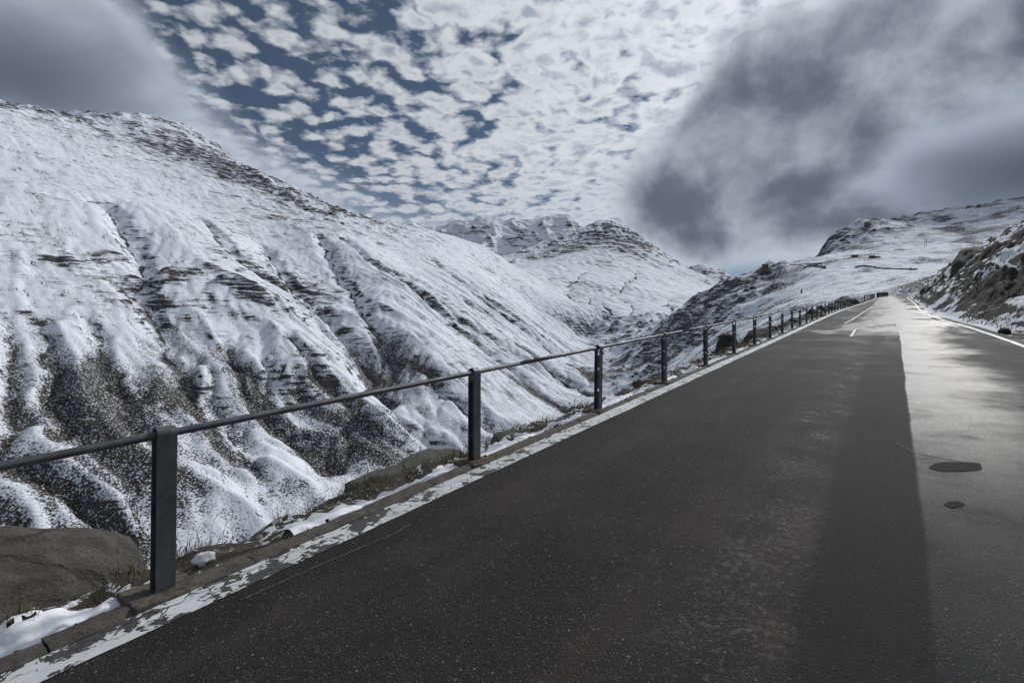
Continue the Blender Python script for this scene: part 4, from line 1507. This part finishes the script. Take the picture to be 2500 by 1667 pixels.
# marker posts without a rail, farther up
M_WOOD = simple_mat('weathered_wood', (0.11, 0.10, 0.09), 0.9, (0.065, 0.058, 0.052), 12.0)
for i, a in enumerate(np.linspace(103, 146, 7)):
    Lp = float(left_L(a)) + 0.55
    bm = bmesh.new()
    add_box(bm, (0, 0, 0.5), (0.20, 0.20, 1.30), 0, 0.02)
    add_box(bm, (0, 0, 1.17), (0.24, 0.24, 0.06), 0, 0.015)
    o = bm_obj('marker_post', bm, M_WOOD)
    o.location = (*al2xy(a, Lp), float(road_z(a)) - 0.1)
    o.rotation_euler = (0, 0, heading(post_L, a))
    tag(o, '%s short grey marker post past the railing end, up the road' % ['first', 'second', 'third', 'fourth', 'fifth', 'sixth', 'last'][i],
        'post', 'marker posts past the end of the railing')
# dark parapet and the railing round the bend
wl = empty('parapet', (*al2xy(168, float(left_L(168)) + 0.6), float(road_z(168))))
tag(wl, 'dark stone parapet at the bend where the road ends from view', 'parapet')
bm = bmesh.new()
pw = np.linspace(160, 186, 14)
for q0, q1 in zip(pw[:-1], pw[1:]):
    x0, y0 = al2xy(q0, float(left_L(q0)) + 0.55); x1, y1 = al2xy(q1, float(left_L(q1)) + 0.55)
    add_box(bm, ((x0 + x1) / 2 - wl.location.x, (y0 + y1) / 2 - wl.location.y, float(road_z((q0 + q1) / 2)) + 0.45 - wl.location.z),
            (math.hypot(x1 - x0, y1 - y0) + 0.1, 0.45, 1.25), math.atan2(y1 - y0, x1 - x0), 0.03)
bm_obj('wall', bm, M_DROCK, wl)
bm = bmesh.new()
for q0, q1 in zip(pw[:-1], pw[1:]):
    x0, y0 = al2xy(q0, float(left_L(q0)) + 0.55); x1, y1 = al2xy(q1, float(left_L(q1)) + 0.55)
    add_box(bm, ((x0 + x1) / 2 - wl.location.x, (y0 + y1) / 2 - wl.location.y, float(road_z((q0 + q1) / 2)) + 1.12 - wl.location.z),
            (math.hypot(x1 - x0, y1 - y0) + 0.12, 0.53, 0.10), math.atan2(y1 - y0, x1 - x0), 0.02)
bm_obj('coping', bm, M_KERB, wl)
bend = empty('railing', (*al2xy(188, float(post_L(188))), float(road_z(188))))
tag(bend, 'distant short steel railing round the bend at the top of the road', 'railing')
BL = Vector(bend.location)
aq = np.linspace(187.5, 222, 18)
for a in aq:
    x_, y_ = al2xy(a, float(post_L(a)))
    zq = float(road_z(min(a, 196)))
    p = link('post', ME_POST, bend, (x_ - BL.x, y_ - BL.y, zq - BL.z), (0, 0, heading(post_L, a)))
    p.scale = (1.3, 1.3, 1.12)
pts = [Vector((*al2xy(q, float(post_L(q))), float(road_z(min(q, 196))) + RAIL_H * 1.12)) - BL for q in np.linspace(187, 222.5, 30)]
bm_obj('rail', tube(pts, 0.03, 8), M_STEEL, bend, True)

# ------------------------------------------------------------------ bank on the right
OB = np.concatenate([np.arange(0, 3, 0.08), np.arange(3, 12, 0.16), np.arange(12, 70, 1.5)])
SB = np.concatenate([np.arange(4, 16, 0.6), np.arange(16, 60, 0.14), np.arange(60, 130, 0.35), np.arange(130, 226, 1.2)])
ba, bo = np.meshgrid(SB, OB, indexing='ij')


def bank_h(a, o):
    k = 0.78 + 0.30 * sstep(a, 28, 50) + 0.10 * fbm(a / 14, a * 0 + 3, 2, 101)
    oo = np.maximum(o - 0.35 - 0.25 * fbm(a / 4, a * 0 + 9, 2, 102) - 0.9 * (1 - sstep(a, 20, 34)), 0)
    h = k * np.where(oo < 5.5, oo, 5.5 + 6.5 * (1 - np.exp(-(oo - 5.5) / 9.0)))
    # ledges and outcrops
    amp = np.clip(oo * 0.5, 0, 1.0)
    n = ridged(a / 7.0 + 0.4 * o, o / 3.2, 5, 103) - 1.0
    led = fbm((a + 1.7 * o) / 5.0, (o - 0.35 * a) / 1.6, 4, 104)
    h = h + amp * (0.42 * n + 0.45 * led) + np.clip(oo, 0, .3) * 0.22 * fbm(a / 0.7, o / 0.7, 4, 105)
    lift = 0.0
    return h - 0.03 - 0.02 * np.clip(o, 0, 1) + lift


bh = bank_h(ba, bo)
bx_, by_ = al2xy(ba, -(right_R(ba) + 0.42 + bo))
bz = road_z(np.minimum(ba, 190)) + bh
m, nt, b = new_mat('bank_ground')
geo = nt.node('ShaderNodeNewGeometry')
pos = geo.outputs['Position']
nz = nt.sep(geo.outputs['Normal'])[2]
x, y, z = nt.sep(pos)
ac = nt.m('ADD', nt.m('MULTIPLY', x, SU), nt.m('MULTIPLY', y, CU))
rc = nt.m('SUBTRACT', nt.m('MULTIPLY', x, CU), nt.m('MULTIPLY', y, SU))
n1 = nt.noise(pos, 0.45, 6.0, 0.62, 0.3)
n2 = nt.noise(pos, 3.2, 6.0, 0.65)
n3 = nt.noise(pos, 14.0, 4.0, 0.65)
lay = nt.noise(nt.comb(nt.m('MULTIPLY', ac, 0.12), nt.m('MULTIPLY', rc, 0.36), nt.m('MULTIPLY', z, 0.45)), 1.0, 6.0, 0.60, 0.4)
c = nt.mix(nt.ss(n2, 0.35, 0.65), (0.012, 0.010, 0.008), (0.026, 0.019, 0.013))
c = nt.mix(nt.ss(n1, 0.52, 0.66, 0.0, 0.8), c, (0.036, 0.019, 0.012))
c = nt.mix(nt.ss(lay, 0.56, 0.64, 0.0, 0.75), c, (0.024, 0.022, 0.021))
c = nt.mix(nt.ss(n3, 0.62, 0.78, 0.0, 0.6), c, (0.040, 0.032, 0.022))
sn = nt.m('ADD', nt.m('MULTIPLY', lay, 0.95), nt.m('MULTIPLY', n2, 0.32))
sn = nt.m('ADD', sn, nt.m('MULTIPLY', nt.m('SUBTRACT', n1, 0.5), 0.35))
sn = nt.m('ADD', sn, nt.ss(nz, 0.45, 0.9, -0.10, 0.07))
sn = nt.m('ADD', sn, nt.m('MULTIPLY', nt.m('SUBTRACT', n3, 0.5), 0.16))
sm = nt.ss(sn, 0.632, 0.658)
c = nt.mix(sm, c, (0.80, 0.83, 0.88))
nt.l.new(c, b.inputs['Base Color'])
b.inputs['Roughness'].default_value = 0.92
nt.l.new(nt.bump(nt.m('ADD', nt.m('MULTIPLY', n2, 1.5), nt.m('ADD', nt.m('MULTIPLY', n3, 0.5), nt.m('MULTIPLY', sm, 0.5))), 0.8, 0.12), b.inputs['Normal'])
M_BANK = m
o = mesh_np('bank', np.stack([bx_, by_, bz], -1).reshape(-1, 3), grid_quads(*ba.shape)[:, ::-1], M_BANK)
tag(o, 'dark rocky grass bank with snow patches right of the road', 'bank', kind='structure')


def bank_z(a, R):
    o_ = R - float(right_R(a)) - 0.42
    return float(road_z(min(a, 190))) + float(bank_h(np.array([a]), np.array([max(o_, 0)]))[0])


M_BSLAB = stone_mat('bank_slab', (0.026, 0.023, 0.021), (0.042, 0.037, 0.033), (0.020, 0.018, 0.017), 0.1, 0.4)


def bank_rock(px, py, Y, dims, seed, label, rot=0.0, mat=None, cuts=8, tilt=(0, 0), boxy=0.0, sub=4):
    x_, y_, z_ = at(px, py, Y)
    a, L = xy2al(x_, y_)
    o = boulder(a, L, z_, dims, rot, seed, mat or M_DROCK, label, cuts, sub, 0.10, tilt, 'rocks on the bank', boxy)
    return o


bank_rock(2372, 606, 60, (11.0, 4.0, 6.0), 41, 'big smooth dark slab sloping up the right bank', -0.1, M_BSLAB, 4, (0.15, -0.30), 0.45, 5)
bank_rock(2388, 748, 28.0, (2.3, 1.2, 1.4), 42, 'wedge of grey rock at the foot of the right bank', -0.2, None, 8, (0.0, -0.2))
bank_rock(2452, 799, 17.2, (0.42, 0.36, 0.34), 43, 'small dark rock in the snow beside the right edge line', 0.2)
bank_rock(2492, 640, 31, (2.6, 1.8, 2.0), 44, 'dark rock on the bank at the right picture edge', 0.3)
bank_rock(2430, 588, 60, (5.0, 2.6, 2.2), 45, 'dark rock on the crest of the right bank', 0.0)
bank_rock(2260, 700, 80, (3.0, 1.4, 1.6), 46, 'low dark rock on the bank near the bend', 0.1)
bank_rock(2345, 735, 36, (3.2, 1.3, 1.2), 47, 'long dark ledge in the middle of the right bank', -0.1, None, 8, (0, 0.1))


# ------------------------------------------------------------------ grass and low shrubs
def attr_col_mat(name, c1, c2, c3):
    m, nt, b = new_mat(name)
    t = nt.attr('tint')
    c = nt.mix(nt.ss(t, 0.0, 0.5), c1, c2)
    c = nt.mix(nt.ss(t, 0.5, 1.0), c, c3)
    nt.l.new(c, b.inputs['Base Color'])
    b.inputs['Roughness'].default_value = 0.8
    b.inputs['Specular IOR Level'].default_value = 0.2
    return m


M_GRASS = attr_col_mat('grass_blade', (0.036, 0.038, 0.016), (0.085, 0.070, 0.030), (0.22, 0.17, 0.095))
M_BGRASS = attr_col_mat('bank_grass_blade', (0.026, 0.020, 0.012), (0.052, 0.036, 0.020), (0.10, 0.074, 0.040))
M_HEATH = attr_col_mat('heath_leaf', (0.018, 0.022, 0.010), (0.034, 0.034, 0.014), (0.060, 0.044, 0.022))


def blades(name, roots, hts, wid, lean, mat, label, cat, seed):
    r = np.random.default_rng(seed)
    n = len(roots)
    az = r.uniform(0, 2 * np.pi, n); ln = lean * r.uniform(0.2, 1.2, n)
    side = np.stack([-np.sin(az), np.cos(az), np.zeros(n)], -1)
    dr = np.stack([np.cos(az), np.sin(az), np.zeros(n)], -1)
    V = []
    for (t, w) in ((0, 1.0), (0.55, 0.8), (1.0, 0.12)):
        c = roots + np.stack([np.zeros(n), np.zeros(n), hts * t * (1 - 0.25 * t * ln)], -1) + dr * (hts * ln * t * t)[:, None]
        V.append(c - side * (wid * w / 2)[:, None]); V.append(c + side * (wid * w / 2)[:, None])
    V = np.stack(V, 1)
    idx = np.arange(n)[:, None] * 6
    Q = np.concatenate([idx + np.array([0, 1, 3, 2]), idx + np.array([2, 3, 5, 4])])
    tint = np.repeat(r.beta(1.6, 1.9, n), 6)
    o = mesh_np(name, V.reshape(-1, 3), Q, mat, attrs={'tint': tint})
    return tag(o, label, cat, kind='stuff')


r = np.random.default_rng(8)
R_, HT, WD = [], [], []
# tufts behind the kerb
for i in range(420):
    a = -2.5 + 32 * r.random() ** 1.25
    o_ = 0.30 + abs(r.normal(0, 0.38))
    dens_ = perlin(np.array([a / 1.3]), np.array([o_ * 1.5]), 41)[0]
    if dens_ < -0.15:
        continue
    nb = r.integers(10, 26)
    ht = r.uniform(0.05, 0.17) * (1.15 if a < 12 else 1.4)
    aa_ = a + r.normal(0, 0.05, nb); oo_ = np.maximum(o_ + r.normal(0, 0.05, nb), 0.2)
    x_, y_ = al2xy(aa_, kerb_out(aa_) + oo_)
    R_.append(np.stack([x_, y_, verge_z(aa_, oo_) - 0.01], -1)); HT.append(ht * r.uniform(0.5, 1.2, nb)); WD.append(np.full(nb, 0.0045 + 0.00025 * max(a, 0)))
# tall dry stalks
for i in range(150):
    a = -1.6 + 14 * r.random() ** 1.3; o_ = r.uniform(0.3, 0.8); nb = r.integers(1, 4)
    aa_ = a + r.normal(0, 0.03, nb); oo_ = o_ + r.normal(0, 0.03, nb)
    x_, y_ = al2xy(aa_, kerb_out(aa_) + oo_)
    R_.append(np.stack([x_, y_, verge_z(aa_, oo_)], -1)); HT.append(r.uniform(0.16, 0.34, nb)); WD.append(np.full(nb, 0.0032))
blades('verge_grass', np.concatenate(R_), np.concatenate(HT), np.concatenate(WD), 1.3, M_GRASS, 'olive and straw grass tufts along the verge', 'grass', 9)

# dwarf shrubs on the drop below the verge
LV, LT = [], []
for i in range(230):
    a = 1.5 + 30 * r.random() ** 1.2
    o_ = r.uniform(0.65, 2.6)
    if perlin(np.array([a / 2.2]), np.array([o_ / 2.0 + 7]), 43)[0] < -0.05:
        continue
    rad = r.uniform(0.10, 0.24) * (1 + a / 40)
    nb = 170
    d = r.normal(0, 1, (nb, 3)); d /= np.linalg.norm(d, axis=1, keepdims=True)
    d *= (rad * r.uniform(0.55, 1.1, nb))[:, None]; d[:, 2] = np.abs(d[:, 2]) * 0.8
    x0, y0 = al2xy(a, float(kerb_out(a)) + o_)
    c = np.array([x0, y0, float(verge_z(a, o_)) - 0.02]) + d
    e1 = r.normal(0, 1, (nb, 3)); e1 /= np.linalg.norm(e1, axis=1, keepdims=True)
    e2 = np.cross(e1, r.normal(0, 1, (nb, 3))); e2 /= np.linalg.norm(e2, axis=1, keepdims=True)
    s = 0.014 + 0.0006 * a
    LV.append(np.stack([c - e1 * s, c + e2 * s * 0.5, c + e1 * s, c - e2 * s * 0.5], 1)); LT.append(np.repeat(r.random(nb), 4))
LV = np.concatenate(LV); LT = np.concatenate(LT)
o = mesh_np('dwarf_shrub', LV.reshape(-1, 3), np.arange(len(LV) * 4).reshape(-1, 4), M_HEATH, attrs={'tint': LT}, smooth=False)
tag(o, 'dark heath shrubs clinging to the slope below the railing', 'shrub', kind='stuff')

R_, HT, WD = [], [], []
for i in range(2600):
    a = 17 + 90 * r.random() ** 1.5
    o_ = r.uniform(0.3, 9)
    if perlin(np.array([a / 4.0]), np.array([o_ / 2.0]), 45)[0] < -0.02:
        continue
    nb = 9
    aa_ = a + r.normal(0, 0.12, nb); oo_ = np.maximum(o_ + r.normal(0, 0.12, nb), 0.1)
    Rr_ = right_R(aa_) + 0.42 + oo_
    x_, y_ = al2xy(aa_, -Rr_)
    z_ = road_z(aa_) + bank_h(aa_, oo_)
    R_.append(np.stack([x_, y_, z_ - 0.01], -1)); HT.append(r.uniform(0.05, 0.15, nb)); WD.append(np.full(nb, 0.012 + 0.0004 * a))
blades('bank_grass', np.concatenate(R_), np.concatenate(HT), np.concatenate(WD), 0.9, M_BGRASS, 'brown dead grass on the right bank', 'grass', 10)

# ------------------------------------------------------------------ small things on the far hillside
M_CONC = simple_mat('bunker_concrete', (0.15, 0.12, 0.11), 0.9, (0.10, 0.08, 0.075), 1.2)
M_STONEW = simple_mat('hut_stone', (0.085, 0.078, 0.072), 0.9, (0.05, 0.046, 0.043), 1.5)
M_OPEN = simple_mat('dark_opening', (0.012, 0.012, 0.013), 0.6, (0.01, 0.01, 0.01), 2.0)
M_ROOFS = simple_mat('snowy_roof', (0.82, 0.84, 0.88), 0.8, (0.74, 0.77, 0.82), 0.8)
M_MAST = simple_mat('mast_paint', (0.42, 0.42, 0.43), 0.6, (0.33, 0.33, 0.34), 2.0)


def hit(px, py):
    return Vector(ray_ground(px, py))


def part(name, parent, mat, *boxes):
    bm = bmesh.new()
    for c, s in boxes:
        add_box(bm, c, s, 0, 0.0)
    return bm_obj(name, bm, mat, parent)


p = hit(1868, 659)
s = p.y / F_PX
t = empty('bunker', p)
tag(t, 'lone brown concrete bunker tower on the skyline of the spur', 'bunker')
part('wall', t, M_CONC, ((0, 0, 1.2), (11 * s, 5, 9.6)), ((-6.6 * s, 0.4, -0.6), (5 * s, 4, 5)))
part('roof', t, M_STONEW, ((0, 0, 6.3), (11.8 * s, 5.6, 0.6)))
part('window', t, M_OPEN, ((0.4, -2.55, 3.4), (1.8, 0.12, 0.7)))
p = hit(1917, 645)
s = p.y / F_PX
t = empty('mast', p)
tag(t, 'thin pale mast standing on the flat top of the spur', 'mast')
bm = tube([Vector((0, 0, -1)), Vector((0, 0, 10 * s)), Vector((0, 0, 25 * s))], 0.45, 8)
bm_obj('pole', bm, M_MAST, t, True)
part('foot', t, M_CONC, ((0, 0, 0), (1.2, 1.2, 1.2)))
# terrace wall of the old battery
t = empty('terrace_wall', hit(1950, 645))
tag(t, 'low dark terrace wall along the flat top of the spur', 'wall')
bm = bmesh.new(); bm2 = bmesh.new()
q0, q1 = hit(1928, 646), hit(2006, 643)
W_ = []
for i in range(15):
    q = q0.lerp(q1, i / 14)
    q.z = terrain_h(q.x, q.y)
    W_.append(q)
for p0, p1 in zip(W_[:-1], W_[1:]):
    d = p1 - p0
    if d.length > 60:
        continue
    c = (p0 + p1) / 2 - t.location
    ang = math.atan2(d.y, d.x)
    hgt = 1.1 + 0.3 * math.sin(c.x * 0.3)
    add_box(bm, (c.x, c.y, c.z + 0.2), (math.hypot(d.x, d.y) + 0.4, 1.2, hgt), ang)
    add_box(bm2, (c.x, c.y, c.z + 0.2 + hgt / 2 + 0.22), (math.hypot(d.x, d.y) + 0.4, 1.5, 0.4), ang)
bm_obj('wall', bm, M_STONEW, t)
bm_obj('snow_cap', bm2, M_ROOFS, t)


def hut(px, py, wpx, hpx, label, wing=None):
    p = hit(px, py)
    s = p.y / F_PX
    w, h, d = wpx * s, hpx * s, 4.5
    t = empty('hut', p)
    tag(t, label, 'hut', 'stone huts on the hillside')
    part('wall', t, M_STONEW, ((0, 0, h * 0.30), (w, d, h * 1.2)))
    bm = bmesh.new()
    rw, rd_ = w * 0.56, d * 0.6
    vs = [bm.verts.new(q) for q in ((-rw, -rd_, h * .88), (rw, -rd_, h * .88), (rw, rd_, h * .88), (-rw, rd_, h * .88), (-rw, 0, h * 1.32), (rw, 0, h * 1.32))]
    for f in ((0, 1, 5, 4), (2, 3, 4, 5), (0, 4, 3), (1, 2, 5), (3, 2, 1, 0)):
        bm.faces.new([vs[i] for i in f])
    bm_obj('roof', bm, M_ROOFS, t)
    part('door', t, M_OPEN, ((w * .15, -d / 2 - .03, h * 0.22), (0.9, 0.1, h * .6)))
    if wing:
        part('wing', t, M_STONEW, ((wing * s, 0, h * 0.12), (abs(wing) * s * 1.3, d * .8, h * .75)))


hut(2087, 627, 10, 5.0, 'small dark stone hut alone on the upper hillside')
hut(2129, 629, 9, 5.0, 'stone hut with a long low wing on the upper hillside', 11)
p = hit(2117, 552)
s = p.y / F_PX
t = empty('summit_hut', p)
tag(t, 'tiny building on the summit ridge under the cloud', 'hut')
part('wall', t, M_CONC, ((0, 0, 1.2), (10 * s, 4, 5.0)), ((7 * s, 0, 0.6), (4 * s, 3, 3.4)))
part('roof', t, M_STONEW, ((0, 0, 3.9), (11 * s, 4.6, 0.5)))
# power pole pair
p = hit(2260, 600)
s = p.y / F_PX
t = empty('power_pole', p)
tag(t, 'twin wooden power pole standing on the snowy hillside', 'power pole')
for sx_ in (-1, 1):
    bm_obj('pole', tube([Vector((sx_ * 1.0, 0, -1)), Vector((sx_ * .8, 0, 17 * s))], 0.16, 8), M_WOOD, t, True)
part('crossarm', t, M_WOOD, ((0, 0, 16 * s), (3.6, 0.25, 0.25)), ((0, 0, 12.5 * s), (2.0, 0.18, 0.18)))
# cairn-like post on the lower hillside
p = hit(1957, 716)
bm = bmesh.new()
add_box(bm, (0, 0, 1.2), (1.0, 1.0, 3.4), 0.3, 0.2)
add_box(bm, (0.1, 0, 3.0), (0.6, 0.6, 1.2), 0.3, 0.1)
o = bm_obj('stone_marker', bm, M_STONEW)
o.location = p
tag(o, 'dark upright stone marker on the lower part of the far hillside', 'marker')


# retaining walls of the old road that crosses the hillside
def contour_wall(pts, h, label):
    xs = np.arange(pts[0][0], pts[-1][0] + 0.1, 3.0)
    ys = np.interp(xs, [q[0] for q in pts], [q[1] for q in pts])
    Pq = [hit(a_, b_) for a_, b_ in zip(xs, ys)]
    t = empty('retaining_wall', Pq[0])
    tag(t, label, 'wall', 'retaining walls on the hillside')
    bm = bmesh.new()
    for i, (p0, p1) in enumerate(zip(Pq[:-1], Pq[1:])):
        d = p1 - p0
        if d.length > 25:
            continue
        c = (p0 + p1) / 2 - t.location
        hh = h * (0.75 + 0.5 * abs(math.sin(i * 1.7)))
        add_box(bm, (c.x, c.y, c.z + hh * .1), (math.hypot(d.x, d.y) + 0.5, 1.4, hh), math.atan2(d.y, d.x), 0.1)
    bm_obj('wall', bm, M_STONEW, t)


contour_wall([(2088, 652), (2105, 649), (2125, 651), (2145, 655), (2190, 657), (2240, 658)], 1.1, 'long dark retaining wall of the old road across the hillside')
contour_wall([(1962, 655), (1975, 650), (2000, 651), (2018, 655)], 1.5, 'short dark retaining wall at the left end of the hillside road')

# ------------------------------------------------------------------ cloud resting on the heights
def cloud_mat(name, dens_, sc):
    m = bpy.data.materials.new(name)
    m.use_nodes = True
    nt = NT(m.node_tree)
    m.node_tree.nodes.remove(m.node_tree.nodes['Principled BSDF'])
    pv = nt.node('ShaderNodeVolumePrincipled')
    pv.inputs['Color'].default_value = (0.56, 0.62, 0.72, 1)  # albedo lowered: shade from larger clouds is put into this colour
    pv.inputs['Anisotropy'].default_value = 0.35
    tc_ = nt.node('ShaderNodeTexCoord').outputs['Object']
    rad = nt.v('LENGTH', tc_)
    n = nt.noise(tc_, sc, 3.0, 0.55)
    d = nt.m('MULTIPLY', nt.ss(nt.m('ADD', rad, nt.m('MULTIPLY', nt.m('SUBTRACT', n, 0.5), 1.1)), 0.95, 0.35), dens_)
    nt.l.new(d, pv.inputs['Density'])
    nt.l.new(pv.outputs[0], m.node_tree.nodes['Material Output'].inputs['Volume'])
    return m


def cloud(loc, scl, mat, label):
    bm = bmesh.new()
    bmesh.ops.create_icosphere(bm, subdivisions=3, radius=1.0)
    o = bm_obj('cloud', bm, mat)
    o.location = loc; o.scale = scl
    return tag(o, label, 'cloud', kind='stuff')


scene.cycles.volume_step_rate = 1.0
scene.cycles.volume_max_steps = 48
cloud((-1120, 1200, 640), (380, 330, 150), cloud_mat('cloud_left', 0.009, 2.2), 'grey cloud lying on the mountain ridge at the left')
cloud((1000, 930, 330), (400, 300, 125), cloud_mat('cloud_right', 0.014, 2.4), 'grey cloud lying on the top of the hillside at the right')
